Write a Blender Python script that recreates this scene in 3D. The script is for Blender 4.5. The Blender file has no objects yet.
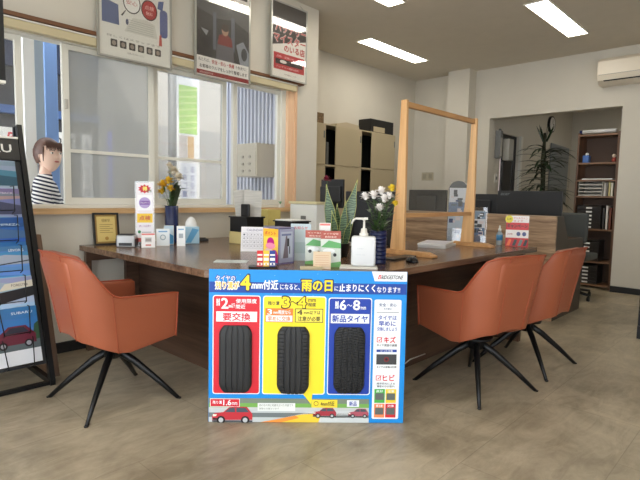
import bpy, bmesh, math, random
from mathutils import Vector, Matrix, Euler, noise
random.seed(7)
PI = math.pi
sc = bpy.context.scene
col = sc.collection

# ------------------------------------------------------------------ helpers
def srgb(r, g, b):
    f = lambda c: (c/255/12.92) if c/255 <= .04045 else ((c/255+.055)/1.055)**2.4
    return (f(r), f(g), f(b), 1)

_m = {}
def mat(name, rgb, rough=.5, metal=0, var=0, scale=8, bump=0, bscale=60, spec=.5, stretch=None, coat=0, trans=0, alpha=1, emit=0):
    if name in _m: return _m[name]
    m = bpy.data.materials.new(name); m.use_nodes = True
    nt = m.node_tree; b = nt.nodes['Principled BSDF']
    c = srgb(*rgb)
    b.inputs['Base Color'].default_value = c
    b.inputs['Roughness'].default_value = rough
    b.inputs['Metallic'].default_value = metal
    b.inputs['Specular IOR Level'].default_value = spec
    b.inputs['Coat Weight'].default_value = coat
    b.inputs['Transmission Weight'].default_value = trans
    b.inputs['Alpha'].default_value = alpha
    if emit:
        b.inputs['Emission Color'].default_value = c
        b.inputs['Emission Strength'].default_value = emit
    tc = nt.nodes.new('ShaderNodeTexCoord'); mp = nt.nodes.new('ShaderNodeMapping')
    nt.links.new(tc.outputs['Object'], mp.inputs['Vector'])
    if stretch: mp.inputs['Scale'].default_value = stretch
    n = nt.nodes.new('ShaderNodeTexNoise'); n.inputs['Scale'].default_value = scale
    n.inputs['Detail'].default_value = 5
    nt.links.new(mp.outputs['Vector'], n.inputs['Vector'])
    v = max(var, .01)
    r = nt.nodes.new('ShaderNodeValToRGB')
    r.color_ramp.elements[0].position = .3; r.color_ramp.elements[1].position = .7
    r.color_ramp.elements[0].color = tuple(x*(1-v) for x in c[:3]) + (1,)
    r.color_ramp.elements[1].color = tuple(min(1, x*(1+v)) for x in c[:3]) + (1,)
    nt.links.new(n.outputs['Fac'], r.inputs['Fac'])
    nt.links.new(r.outputs['Color'], b.inputs['Base Color'])
    if bump:
        n2 = nt.nodes.new('ShaderNodeTexNoise'); n2.inputs['Scale'].default_value = bscale
        nt.links.new(tc.outputs['Object'], n2.inputs['Vector'])
        bp = nt.nodes.new('ShaderNodeBump'); bp.inputs['Strength'].default_value = bump
        bp.inputs['Distance'].default_value = .002
        nt.links.new(n2.outputs['Fac'], bp.inputs['Height']); nt.links.new(bp.outputs['Normal'], b.inputs['Normal'])
    _m[name] = m
    return m

def wood(name, dark, light, axis='x', rough=.35, scale=14, contrast=(.35, .65), fine=1.0):
    if name in _m: return _m[name]
    m = bpy.data.materials.new(name); m.use_nodes = True
    nt = m.node_tree; b = nt.nodes['Principled BSDF']; b.inputs['Roughness'].default_value = rough
    tc = nt.nodes.new('ShaderNodeTexCoord'); mp = nt.nodes.new('ShaderNodeMapping')
    s = [1, 1, 1]; s['xyz'.index(axis)] = .06; mp.inputs['Scale'].default_value = s
    nt.links.new(tc.outputs['Object'], mp.inputs['Vector'])
    n = nt.nodes.new('ShaderNodeTexNoise'); n.inputs['Scale'].default_value = scale; n.inputs['Detail'].default_value = 6
    n.inputs['Roughness'].default_value = .65; n.inputs['Distortion'].default_value = .4
    nt.links.new(mp.outputs['Vector'], n.inputs['Vector'])
    n3 = nt.nodes.new('ShaderNodeTexNoise'); n3.inputs['Scale'].default_value = scale*7; n3.inputs['Detail'].default_value = 3
    nt.links.new(mp.outputs['Vector'], n3.inputs['Vector'])
    mx = nt.nodes.new('ShaderNodeMath'); mx.operation = 'MULTIPLY_ADD'; mx.inputs[1].default_value = .35*fine
    nt.links.new(n3.outputs['Fac'], mx.inputs[0])
    sb = nt.nodes.new('ShaderNodeMath'); sb.operation = 'SUBTRACT'; sb.inputs[1].default_value = .175*fine
    nt.links.new(n.outputs['Fac'], sb.inputs[0]); nt.links.new(sb.outputs[0], mx.inputs[2])
    r = nt.nodes.new('ShaderNodeValToRGB')
    r.color_ramp.elements[0].position, r.color_ramp.elements[1].position = contrast
    r.color_ramp.elements[0].color = srgb(*dark); r.color_ramp.elements[1].color = srgb(*light)
    nt.links.new(mx.outputs[0], r.inputs['Fac']); nt.links.new(r.outputs['Color'], b.inputs['Base Color'])
    _m[name] = m
    return m

def glass(name, tint=(255, 255, 255), haze=.0, gloss=.08, hazecol=(200, 205, 210)):
    """thin pane: mostly see-through, a little mirror, an even share of diffuse haze"""
    if name in _m: return _m[name]
    m = bpy.data.materials.new(name); m.use_nodes = True
    nt = m.node_tree; nt.nodes.clear()
    out = nt.nodes.new('ShaderNodeOutputMaterial')
    t = nt.nodes.new('ShaderNodeBsdfTransparent'); t.inputs[0].default_value = srgb(*tint)
    g = nt.nodes.new('ShaderNodeBsdfGlossy'); g.inputs['Roughness'].default_value = .02
    d = nt.nodes.new('ShaderNodeBsdfDiffuse'); d.inputs[0].default_value = srgb(*hazecol)
    tl = nt.nodes.new('ShaderNodeBsdfTranslucent'); tl.inputs[0].default_value = srgb(*hazecol)
    a0 = nt.nodes.new('ShaderNodeMixShader'); a0.inputs[0].default_value = .5
    nt.links.new(d.outputs[0], a0.inputs[1]); nt.links.new(tl.outputs[0], a0.inputs[2])
    a = nt.nodes.new('ShaderNodeMixShader'); a.inputs[0].default_value = haze
    nt.links.new(t.outputs[0], a.inputs[1]); nt.links.new(a0.outputs[0], a.inputs[2])
    c = nt.nodes.new('ShaderNodeMixShader'); c.inputs[0].default_value = gloss
    nt.links.new(a.outputs[0], c.inputs[1]); nt.links.new(g.outputs[0], c.inputs[2])
    nt.links.new(c.outputs[0], out.inputs[0])
    _m[name] = m
    return m

class MB:
    def __init__(s): s.bm = bmesh.new(); s.mats = []; s.smooth = []
    def mi(s, m):
        if m is None: return 0
        if m not in s.mats: s.mats.append(m)
        return s.mats.index(m)
    def box(s, x0, x1, y0, y1, z0, z1, m=None, bev=0, seg=2):
        k = s.mi(m)
        vs = [s.bm.verts.new((x, y, z)) for x in (x0, x1) for y in (y0, y1) for z in (z0, z1)]
        fs = [(0, 1, 3, 2), (4, 6, 7, 5), (0, 4, 5, 1), (2, 3, 7, 6), (0, 2, 6, 4), (1, 5, 7, 3)]
        F = [s.bm.faces.new([vs[i] for i in f]) for f in fs]
        for f in F: f.material_index = k
        if bev:
            ed = list({e for f in F for e in f.edges})
            r = bmesh.ops.bevel(s.bm, geom=ed, offset=bev, segments=seg, profile=.5, affect='EDGES')
            for f in r['faces']: f.material_index = k
        return s
    def prism(s, pts, lo, hi, axis='z', m=None, bev=0):
        """pts 2D polygon in the other two axes (x,y | x,z | y,z) extruded along axis"""
        k = s.mi(m)
        def mk(p, t):
            if axis == 'z': return (p[0], p[1], t)
            if axis == 'y': return (p[0], t, p[1])
            return (t, p[0], p[1])
        a = [s.bm.verts.new(mk(p, lo)) for p in pts]; b = [s.bm.verts.new(mk(p, hi)) for p in pts]
        F = [s.bm.faces.new(a[::-1]), s.bm.faces.new(b)]
        n = len(pts)
        for i in range(n): F.append(s.bm.faces.new((a[i], a[(i+1) % n], b[(i+1) % n], b[i])))
        for f in F: f.material_index = k
        if bev:
            ed = [e for f in F[:2] for e in f.edges]
            r = bmesh.ops.bevel(s.bm, geom=ed, offset=bev, segments=2, profile=.5, affect='EDGES')
            for f in r['faces']: f.material_index = k
        return s
    def tube(s, pts, r, m=None, seg=10, flat=1, caps=True, up=(0, 0, 1)):
        k = s.mi(m); pts = [Vector(p) for p in pts]
        rs = r if isinstance(r, (list, tuple)) else [r]*len(pts)
        rings = []
        prev = None
        for i, p in enumerate(pts):
            t = (pts[min(i+1, len(pts)-1)] - pts[max(i-1, 0)]).normalized()
            a = t.cross(Vector(up))
            if a.length < 1e-3: a = t.cross(Vector((1, 0, 0)))
            a.normalize()
            if prev and a.dot(prev) < 0: a = -a
            prev = a
            b = t.cross(a)
            rings.append([s.bm.verts.new(p + a*math.cos(2*PI*j/seg)*rs[i] + b*math.sin(2*PI*j/seg)*rs[i]*flat) for j in range(seg)])
        for i in range(len(rings)-1):
            for j in range(seg):
                f = s.bm.faces.new((rings[i][j], rings[i][(j+1) % seg], rings[i+1][(j+1) % seg], rings[i+1][j]))
                f.material_index = k; f.smooth = True
        if caps:
            for q in (rings[0][::-1], rings[-1]):
                f = s.bm.faces.new(q); f.material_index = k
        return s
    def lathe(s, prof, c=(0, 0, 0), m=None, seg=24, smooth=True, sx=1, sy=1):
        k = s.mi(m); rings = []
        for (r, z) in prof:
            rings.append([s.bm.verts.new((c[0]+max(r, 1e-4)*sx*math.cos(2*PI*j/seg), c[1]+max(r, 1e-4)*sy*math.sin(2*PI*j/seg), c[2]+z)) for j in range(seg)])
        for i in range(len(rings)-1):
            for j in range(seg):
                f = s.bm.faces.new((rings[i][j], rings[i][(j+1) % seg], rings[i+1][(j+1) % seg], rings[i+1][j]))
                f.material_index = k; f.smooth = smooth
        for q in (rings[0][::-1], rings[-1]):
            f = s.bm.faces.new(q); f.material_index = k
        return s
    def ball(s, c, r, m=None, seg=12, rings=8, M=None):
        k = s.mi(m); r = r if isinstance(r, (list, tuple)) else (r, r, r)
        mt = Matrix.Translation(c) @ (M or Matrix.Identity(4)) @ Matrix.Diagonal((*r, 1))
        g = bmesh.ops.create_uvsphere(s.bm, u_segments=seg, v_segments=rings, radius=1, matrix=mt)
        for v in g['verts']:
            for f in v.link_faces: f.material_index = k; f.smooth = True
        return s
    def face(s, pts, m=None, smooth=False):
        f = s.bm.faces.new([s.bm.verts.new(p) for p in pts]); f.material_index = s.mi(m); f.smooth = smooth
        return s
    def blade(s, pts, ws, nrm, m=None, fold=.0):
        """leaf strip along pts, half-widths ws, side = t x nrm"""
        k = s.mi(m); pts = [Vector(p) for p in pts]; rows = []
        for i, p in enumerate(pts):
            t = (pts[min(i+1, len(pts)-1)] - pts[max(i-1, 0)]).normalized()
            a = t.cross(Vector(nrm)).normalized(); n = a.cross(t).normalized()
            rows.append([s.bm.verts.new(q) for q in (p - a*ws[i] + n*fold*ws[i], p, p + a*ws[i] + n*fold*ws[i])])
        for i in range(len(rows)-1):
            for j in range(2):
                f = s.bm.faces.new((rows[i][j], rows[i][j+1], rows[i+1][j+1], rows[i+1][j])); f.material_index = k; f.smooth = True
        return s
    def build(s, name, m=None, parent=None, world=True, recalc=True):
        if recalc: bmesh.ops.recalc_face_normals(s.bm, faces=s.bm.faces[:])
        if parent is not None and world:
            s.bm.transform(wmat(parent).inverted())
        me = bpy.data.meshes.new(name); s.bm.to_mesh(me); s.bm.free()
        ms = s.mats or ([m] if m else [])
        for q in ms: me.materials.append(q)
        o = bpy.data.objects.new(name, me); col.objects.link(o)
        if parent is not None: o.parent = parent
        return o

def wmat(o):
    M = Matrix.LocRotScale(o.location, o.rotation_euler, o.scale)
    return wmat(o.parent) @ M if o.parent else M

def tag(o, label, cat, group=None, kind=None):
    o['label'] = label; o['category'] = cat
    if group: o['group'] = group
    if kind: o['kind'] = kind
    return o
def thing(name, label, cat, loc=(0, 0, 0), rz=0, group=None, rx=0):
    o = bpy.data.objects.new(name, None); col.objects.link(o); o.empty_display_size = .1
    o.location = loc; o.rotation_euler = (rx, 0, rz)
    return tag(o, label, cat, group)
def struct(name, mb, m=None, parent=None):
    o = mb.build(name, m, parent)
    if parent is None: o['kind'] = 'structure'
    return o
def kids(o): return [c for c in bpy.data.objects if c.parent == o]
def copy_tree(o, parent=None):
    c = o.copy(); col.objects.link(c); c.parent = parent
    for ch in kids(o): copy_tree(ch, c)
    return c
def bevel(o, w=.004, seg=2):
    b = o.modifiers.new('bevel', 'BEVEL'); b.width = w; b.segments = seg; b.limit_method = 'ANGLE'
    return o

# ---------------------------------------------------------------- printing
_t = {}
def text_geo(s):
    k = s
    if k in _t: return _t[k]
    cu = bpy.data.curves.new('t', 'FONT'); cu.body = s; cu.size = 1; cu.resolution_u = 2
    o = bpy.data.objects.new('t', cu); col.objects.link(o)
    bpy.context.view_layer.update()
    me = bpy.data.meshes.new_from_object(o.evaluated_get(bpy.context.evaluated_depsgraph_get()))
    vs = [(v.co.x, v.co.y) for v in me.vertices]; fs = [tuple(p.vertices) for p in me.polygons]
    bpy.data.objects.remove(o); bpy.data.curves.remove(cu); bpy.data.meshes.remove(me)
    if not vs: vs = [(0, 0), (1, 0), (1, 1)]; fs = [(0, 1, 2)]
    x0 = min(v[0] for v in vs); x1 = max(v[0] for v in vs); y0 = min(v[1] for v in vs); y1 = max(v[1] for v in vs)
    vs = [((x-x0)/(x1-x0+1e-9), (y-y0)/(y1-y0+1e-9)) for x, y in vs]
    _t[k] = (vs, fs)
    return _t[k]
def ink(rgb, rough=.45):
    return mat('ink_%d_%d_%d_%d' % (*rgb, int(rough*100)), rgb, rough)
class Pr(MB):
    """flat print in the local x-z plane, its front towards -y; layers stand a hair proud of each other"""
    def __init__(s, y=0, rough=.45, step=.0005): super().__init__(); s.y0 = y; s.rough = rough; s.st = step
    def poly(s, pts, c, l=1): return s.face([(p[0], s.y0 - s.st*l, p[1]) for p in pts], ink(c, s.rough))
    def rect(s, u0, v0, u1, v1, c, l=1, r=0):
        if not r: return s.poly([(u0, v0), (u1, v0), (u1, v1), (u0, v1)], c, l)
        P = []
        for cx, cy, a in ((u1-r, v0+r, -PI/2), (u1-r, v1-r, 0), (u0+r, v1-r, PI/2), (u0+r, v0+r, PI)):
            P += [(cx+r*math.cos(a+PI/2*i/4), cy+r*math.sin(a+PI/2*i/4)) for i in range(5)]
        return s.poly(P, c, l)
    def ell(s, cx, cy, rx, ry, c, l=1, n=24): return s.poly([(cx+rx*math.cos(2*PI*i/n), cy+ry*math.sin(2*PI*i/n)) for i in range(n)], c, l)
    def text(s, t, u0, v0, u1, v1, c, l=2, bold=.01, slant=0, rot=None):
        vs, fs = text_geo(t); k = s.mi(ink(c, s.rough))
        h = (v1-v0)*bold; n = 0 if bold < .015 else (4 if bold < .05 else 8)       # heavier strokes: the outline set again, shifted a little
        sh = [(0, 0)] + [(h*math.cos(2*PI*i/n+.4), h*math.sin(2*PI*i/n+.4)) for i in range(n)]
        for j, (sx, sz) in enumerate(sh):
            V = [s.bm.verts.new((u0 + a*(u1-u0) + slant*b*(v1-v0) + sx, s.y0 - s.st*l - .00001*j, v0 + b*(v1-v0) + sz)) for a, b in vs]
            for f in fs:
                try: q = s.bm.faces.new([V[i] for i in f]); q.material_index = k
                except ValueError: pass
        return s
    def build(s, name, parent): return super().build(name, None, parent, world=False, recalc=False)

# ---------------------------------------------------------------- camera (fitted to the room's vanishing lines)
F, YAW, PIT, ROL = 503.6, *[math.radians(a) for a in (43.256, 4.971, 1.108)]
fw = Vector((math.cos(YAW)*math.cos(PIT), math.sin(YAW)*math.cos(PIT), -math.sin(PIT)))
rt = Vector((math.sin(YAW), -math.cos(YAW), 0)); up = rt.cross(fw)
rt, up = rt*math.cos(ROL) + up*math.sin(ROL), -rt*math.sin(ROL) + up*math.cos(ROL)
cam = bpy.data.objects.new('camera', bpy.data.cameras.new('camera')); col.objects.link(cam)
cam.data.sensor_width = 36; cam.data.lens = F/640*36; cam.data.clip_start = .05
cam.matrix_world = Matrix((( rt.x, up.x, -fw.x, 0), (rt.y, up.y, -fw.y, 0), (rt.z, up.z, -fw.z, 1.05), (0, 0, 0, 1)))
sc.camera = cam

# ---------------------------------------------------------------- materials
M_wall = mat('wall_paper', (209, 204, 192), .85, var=.02, scale=3, bump=.25, bscale=220)
M_ceil = mat('ceiling_board', (210, 203, 190), .9, var=.02, bump=.2, bscale=200)
M_base = mat('black_skirting', (24, 24, 26), .5)
M_white = mat('white_frame', (222, 221, 212), .4)
M_cream = mat('cream_blind_box', (196, 184, 150), .55)
M_brown = mat('brown_trim', (110, 72, 44), .5, var=.1)
M_sill = wood('sill_wood', (196, 158, 112), (222, 186, 140), 'x', .4)
M_jamb = wood('jamb_wood', (222, 182, 146), (238, 204, 170), 'z', .4)
M_desk = wood('desk_top_walnut', (84, 62, 48), (138, 108, 86), 'x', .22, 9)
M_deskY = wood('desk_top_walnut_across', (84, 62, 48), (138, 108, 86), 'y', .22, 9)
M_panel = wood('desk_panel_walnut', (62, 44, 34), (104, 78, 62), 'x', .38, 9)
M_panelY = wood('desk_panel_walnut_across', (62, 44, 34), (104, 78, 62), 'y', .38, 9)
M_oakY = wood('counter_oak', (132, 106, 84), (196, 166, 136), 'y', .45, 22)
M_side = mat('counter_side', (54, 45, 38), .5, var=.06)
M_pine = wood('pine', (202, 154, 100), (234, 190, 136), 'z', .4, 8)
M_pineX = wood('pine_across', (186, 136, 86), (218, 170, 116), 'x', .4, 8)
M_shelf = wood('shelf_wood', (84, 58, 42), (124, 90, 66), 'z', .45, 10)
M_black = mat('black_plastic', (20, 20, 22), .4)
M_blackm = mat('black_metal', (18, 19, 21), .38, metal=.3)
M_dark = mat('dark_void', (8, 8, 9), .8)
M_leather = mat('tan_leather', (158, 86, 58), .42, var=.04, scale=5, bump=.35, bscale=350)
M_grey = mat('grey_plastic', (120, 122, 122), .5)
M_lgrey = mat('light_grey', (180, 178, 170), .5)
M_offw = mat('off_white_plastic', (228, 226, 218), .4)
M_paper = mat('paper', (232, 232, 230), .7)
M_beige = mat('beige_steel', (186, 172, 142), .45, var=.03, scale=2)

# floor: large stone-look vinyl tiles
def floor_mat():
    m = bpy.data.materials.new('stone_vinyl_tiles'); m.use_nodes = True
    nt = m.node_tree; b = nt.nodes['Principled BSDF']
    tc = nt.nodes.new('ShaderNodeTexCoord'); mp = nt.nodes.new('ShaderNodeMapping')
    mp.inputs['Rotation'].default_value = (0, 0, 0)
    nt.links.new(tc.outputs['Object'], mp.inputs['Vector'])
    n = nt.nodes.new('ShaderNodeTexNoise'); n.inputs['Scale'].default_value = 2.2; n.inputs['Detail'].default_value = 8; n.inputs['Roughness'].default_value = .62; n.inputs['Distortion'].default_value = .7
    nt.links.new(mp.outputs['Vector'], n.inputs['Vector'])
    r = nt.nodes.new('ShaderNodeValToRGB')
    r.color_ramp.elements[0].position = .36; r.color_ramp.elements[1].position = .66
    r.color_ramp.elements[0].color = srgb(142, 131, 111); r.color_ramp.elements[1].color = srgb(204, 192, 168)
    nf = nt.nodes.new('ShaderNodeTexNoise'); nf.inputs['Scale'].default_value = 9; nf.inputs['Detail'].default_value = 7; nf.inputs['Roughness'].default_value = .7; nf.inputs['Distortion'].default_value = 1.2
    mf = nt.nodes.new('ShaderNodeMapping'); mf.inputs['Rotation'].default_value = (0, 0, .55); mf.inputs['Scale'].default_value = (.45, 1.3, 1)
    nt.links.new(tc.outputs['Object'], mf.inputs['Vector']); nt.links.new(mf.outputs['Vector'], nf.inputs['Vector'])
    ad = nt.nodes.new('ShaderNodeMix'); ad.data_type = 'FLOAT'; ad.inputs['Factor'].default_value = .38
    nt.links.new(n.outputs['Fac'], ad.inputs['A']); nt.links.new(nf.outputs['Fac'], ad.inputs['B'])
    nt.links.new(ad.outputs['Result'], r.inputs['Fac'])
    br = nt.nodes.new('ShaderNodeTexBrick'); br.inputs['Scale'].default_value = 1
    br.inputs['Brick Width'].default_value = .9; br.inputs['Row Height'].default_value = .45
    br.inputs['Mortar Size'].default_value = .0022; br.inputs['Mortar Smooth'].default_value = .4; br.offset = .5
    br.inputs['Color1'].default_value = (.94, .94, .94, 1); br.inputs['Color2'].default_value = (1.04, 1.03, 1.02, 1); br.inputs['Mortar'].default_value = (.74, .73, .72, 1)
    nt.links.new(mp.outputs['Vector'], br.inputs['Vector'])
    mx = nt.nodes.new('ShaderNodeMix'); mx.data_type = 'RGBA'; mx.blend_type = 'MULTIPLY'; mx.inputs['Factor'].default_value = 1
    nt.links.new(r.outputs['Color'], mx.inputs['A']); nt.links.new(br.outputs['Color'], mx.inputs['B'])
    nt.links.new(mx.outputs['Result'], b.inputs['Base Color'])
    rr = nt.nodes.new('ShaderNodeMapRange'); rr.inputs['To Min'].default_value = .3; rr.inputs['To Max'].default_value = .46
    nt.links.new(n.outputs['Fac'], rr.inputs['Value']); nt.links.new(rr.outputs[0], b.inputs['Roughness'])
    return m

# ---------------------------------------------------------------- room shell
CZ, WY, SY, BX = 2.8, 3.42, 4.3, 6.6
WE = 3.56                                                # the window wall ends here, then the room steps back
struct('floor', MB().box(-2.6, 10.6, -3.2, 4.4, -.06, 0), floor_mat())
struct('ceiling', MB().box(-2.6, 10.6, -3.2, 4.5, CZ, CZ+.08), M_ceil)
# window wall with its opening x .15..3.25, z .94..2.02
w = MB()
w.box(-2.6, .1, WY, WY+.14, 0, CZ); w.box(3.25, WE, WY, WY+.14, 0, CZ)
w.box(.1, 3.25, WY, WY+.14, 0, .92); w.box(.1, 3.25, WY, WY+.14, 2.04, CZ)
struct('wall_left', w, M_wall)
struct('wall_left_return', MB().box(WE-.12, WE, WY+.141, SY-.001, 0, CZ), M_wall)['kind'] = 'structure'
struct('wall_rear', MB().box(WE-.12, BX+.15, SY, SY+.1, 0, CZ), M_wall)
w = MB()
w.box(BX, BX+.15, -3.2, 1.52, 0, CZ); w.box(BX, BX+.15, 3.1, SY-.001, 0, CZ); w.box(BX, BX+.15, 1.52, 3.1, 2.14, CZ)
struct('wall_back', w, M_wall)
struct('trim_1', MB().box(BX-.2, BX-.001, 3.32, 3.64, 0, CZ-.001), M_wall)           # pillar against the back wall
# the part of the room behind the camera, unglazed openings added to let daylight in
w = MB()
w.box(-2.6, -2.5, -3.1, -2.4, 0, CZ); w.box(-2.6, -2.5, 2.8, WY, 0, CZ); w.box(-2.6, -2.5, -2.4, 2.8, 2.45, CZ)
struct('wall_near', w, M_wall)
w = MB()
w.box(-2.6, -1.6, -3.2, -3.1, 0, CZ); w.box(.6, 10.6, -3.2, -3.1, 0, CZ); w.box(-1.6, .6, -3.2, -3.1, 2.45, CZ)
struct('wall_right', w, M_wall)
# back room beyond the opening
w = MB()
w.box(BX+.151, 6.98, 3.1, 3.2, 0, CZ-.001); w.box(7.62, 10.2, 3.1, 3.2, 0, CZ-.001); w.box(6.98, 7.62, 3.1, 3.2, 1.99, CZ-.001); w.box(6.98, 7.62, 3.1, 3.2, 0, .6)
struct('wall_backroom_left', w, M_wall)
struct('wall_backroom_end', MB().box(10.0, 10.1, -.5, 3.099, 0, CZ-.001), M_wall)
struct('wall_backroom_right', MB().box(BX+.151, 10.0, -.6, -.5, 0, CZ-.001), M_wall)
struct('baseboard_left', MB().box(-2.4, WE, WY-.012, WY-.001, 0, .07), M_base)
struct('baseboard_back', MB().box(BX-.012, BX-.001, -3.0, 1.52, 0, .07), M_base)
struct('trim_2', MB().box(.1, 3.32, 3.36, WY-.001, 2.055, 2.078), M_brown)           # wooden strip over the blind box
struct('trim_3', MB().box(.1, 3.25, WY-.05, WY-.001, .905, .94).box(.1, 3.25, WY, WY+.07, .921, .94), M_sill)   # wooden sill
struct('trim_4', MB().box(3.18, 3.25, WY-.0, WY+.13, .941, 2.04).box(3.251, 3.275, WY-.02, WY-.001, .91, 2.05), M_jamb)

# blind box
t = thing('blind_box', 'long cream roller blind box under the brown strip above the window', 'blind', (1.7, 3.4, 1.99))
MB().box(.1, 3.24, 3.37, WY-.002, 1.99, 2.04, bev=.004).build('casing', M_cream, t)
MB().box(.1, 3.24, 3.365, WY-.002, 2.041, 2.049).build('rail', M_white, t)

# window
win = bpy.data.objects.new('window_1', None); col.objects.link(win); win.location = (1.7, 3.49, .94); win['kind'] = 'structure'
f = MB()
f.box(.1, 3.179, 3.45, 3.54, .941, .965); f.box(.1, 3.179, 3.45, 3.54, 1.99, 2.039); f.box(3.13, 3.179, 3.45, 3.54, .966, 1.989); f.box(.1, .14, 3.45, 3.54, .966, 1.989)
f.build('window_frame', M_white, win)
M_glass = glass('window_glass', haze=.03, gloss=.07)
M_screen = glass('hazy_glass', haze=.62, gloss=.06, hazecol=(186, 188, 186))
M_screen2 = glass('slightly_hazy_glass', haze=.34, gloss=.06, hazecol=(186, 188, 186))
def sash(x0, x1, y, pane, transom=None, sw=.04):
    s = MB()
    s.box(x0, x0+sw, y, y+.03, .967, 1.988); s.box(x1-sw, x1, y, y+.03, .967, 1.988)
    s.box(x0+sw, x1-sw, y, y+.03, .967, 1.01); s.box(x0+sw, x1-sw, y, y+.03, 1.955, 1.988)
    if transom: s.box(x0+sw, x1-sw, y+.004, y+.026, transom-.011, transom+.011)
    o = s.build('sash', M_white, win)
    MB().box(x0+sw, x1-sw, y+.012, y+.016, 1.01, 1.955).build('pane', pane, o)
    return o
sash(.16, 1.035, 3.505, M_glass, sw=.036)
s1 = sash(1.255, 1.885, 3.465, M_screen, 1.315)
MB().box(1.262, 1.283, 3.452, 3.4645, 1.58, 1.64, bev=.003).build('latch', M_lgrey, s1)
sash(1.90, 2.56, 3.505, M_screen2, 1.315)
sash(2.60, 3.13, 3.465, M_glass)

# small window of the back room
win2 = bpy.data.objects.new('window_2', None); col.objects.link(win2); win2.location = (7.3, 3.15, .6); win2['kind'] = 'structure'
MB().box(6.981, 7.619, 3.14, 3.19, .601, .65).box(6.981, 7.619, 3.14, 3.19, 1.94, 1.989).box(6.981, 7.03, 3.14, 3.19, .651, 1.939).box(7.55, 7.619, 3.14, 3.19, .651, 1.939).box(7.20, 7.47, 3.14, 3.19, .651, 1.939).build('window_frame', M_black, win2)
MB().box(7.03, 7.20, 3.16, 3.166, .651, 1.939).box(7.47, 7.55, 3.16, 3.166, .651, 1.939).build('pane', M_glass, win2)

struct('trim_5', MB().box(7.622, 7.70, 3.07, 3.099, .6, 2.0), M_white)
# ceiling lights
M_tube = mat('lamp_diffuser', (255, 247, 232), .6, emit=6.3)
def light(x0, x1, y0, y1, label):
    cx, cy = (x0+x1)/2, (y0+y1)/2
    t = thing('ceiling_light', label, 'light', (cx, cy, CZ), group='recessed ceiling lights')
    e = .012
    MB().box(x0-e, x1+e, y0-e, y0, CZ-.010, CZ-.001).box(x0-e, x1+e, y1, y1+e, CZ-.010, CZ-.001).box(x0-e, x0, y0, y1, CZ-.010, CZ-.001).box(x1, x1+e, y0, y1, CZ-.010, CZ-.001).build('frame', M_white, t)
    MB().box(x0, x1, y0, y1, CZ-.006, CZ-.001).build('diffuser', M_tube, t)
light(4.52, 5.69, 3.54, 3.73, 'long recessed light nearest the far left corner of the ceiling')
light(4.65, 5.82, 1.71, 1.90, 'long recessed light nearest the air conditioner')
light(2.72, 3.89, 2.68, 2.85, 'recessed light cut off by the top of the photo, end only')
light(.6, 1.77, 1.71, 1.90, 'unseen recessed light added over the reception desk corner out of frame')  # unseen lamp, added to brighten the room
light(.0, 1.17, -.6, -.41, 'unseen recessed light added over the near floor out of frame')  # another unseen lamp added for more light on the near side
light(8.0, 9.17, 1.4, 1.59, 'unseen recessed light added in the back room out of frame')  # unseen lamp added to lift the dim back room

# air conditioner
t = thing('air_conditioner', 'cream wall air conditioner high on the back wall at right', 'air conditioner', (BX, 1.35, 2.35))
prof = [(BX-.001, 2.37), (BX-.001, 2.66), (BX-.17, 2.66), (BX-.22, 2.62), (BX-.225, 2.47), (BX-.20, 2.41), (BX-.12, 2.37)]
o = MB().prism(prof, .93, 1.75, 'y').build('body', mat('aircon_cream', (226, 216, 198), .35), t); bevel(o, .008)
MB().box(BX-.228, BX-.224, .95, 1.73, 2.468, 2.471).build('seam', M_grey, t)
MB().box(BX-.218, BX-.19, .97, 1.68, 2.40, 2.408).build('louvre', M_dark, t)

# ---------------------------------------------------------------- reception desk
t = thing('reception_desk', 'dark walnut L-shaped reception desk with a cut-off corner', 'desk', (1.9, 2.0, 0))
outer = [(1.31, 3.40), (1.31, 1.96), (1.88, 1.39), (3.86, 1.39), (3.86, 2.30), (2.55, 2.30), (2.50, 2.35), (2.50, 3.40)]
o = MB().prism(outer, .665, .70, 'z').build('tabletop', M_desk, t); bevel(o, .003)
MB().box(1.69, 1.72, 2.20, 3.33, 0, .664).build('front_panel', M_panelY, t)
MB().box(2.1, 3.68, 1.69, 1.72, 0, .664).build('front_panel', M_panel, t)
MB().prism([(1.69, 2.199), (2.10, 1.69), (2.12, 1.721), (1.721, 2.21)], 0, .664, 'z').build('corner_panel', M_panel, t)
# end panel by the wall with its rounded knee opening
e = MB(); k = e.mi(None)
y0, y1 = 3.34, 3.375
e.box(1.33, 1.365, y0, y1, 0, .664); e.box(1.365, 2.4, y0, y1, .60, .664); e.box(1.365, 2.4, y0, y1, 0, .10)
e.box(1.60, 2.4, y0, y1, .10, .60)
cx, cz, R = 1.56, .56, .04
e.prism([(1.60, .60)] + [(cx+R*math.cos(a), cz+R*math.sin(a)) for a in [PI/2*i/6 for i in range(7)]][::1], y0, y1, 'y')
e.build('end_panel', M_panel, t)
MB().box(3.69, 3.73, 1.43, 2.28, 0, .664).build('end_panel', M_panelY, t)

# low white side cabinet behind the desk, under the window
t = thing('side_cabinet', 'low white cabinet between the desk and the cabinets, mostly hidden', 'cabinet', (3.0, 3.1, 0))
o = MB().box(2.56, 3.5, 2.75, 3.37, 0, .68).build('body', M_offw, t); bevel(o)
MB().box(2.545, 2.559, 2.77, 3.05, .06, .66).build('door', M_offw, t)
MB().box(2.545, 2.559, 3.07, 3.35, .06, .66).build('door', M_offw, t)

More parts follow.
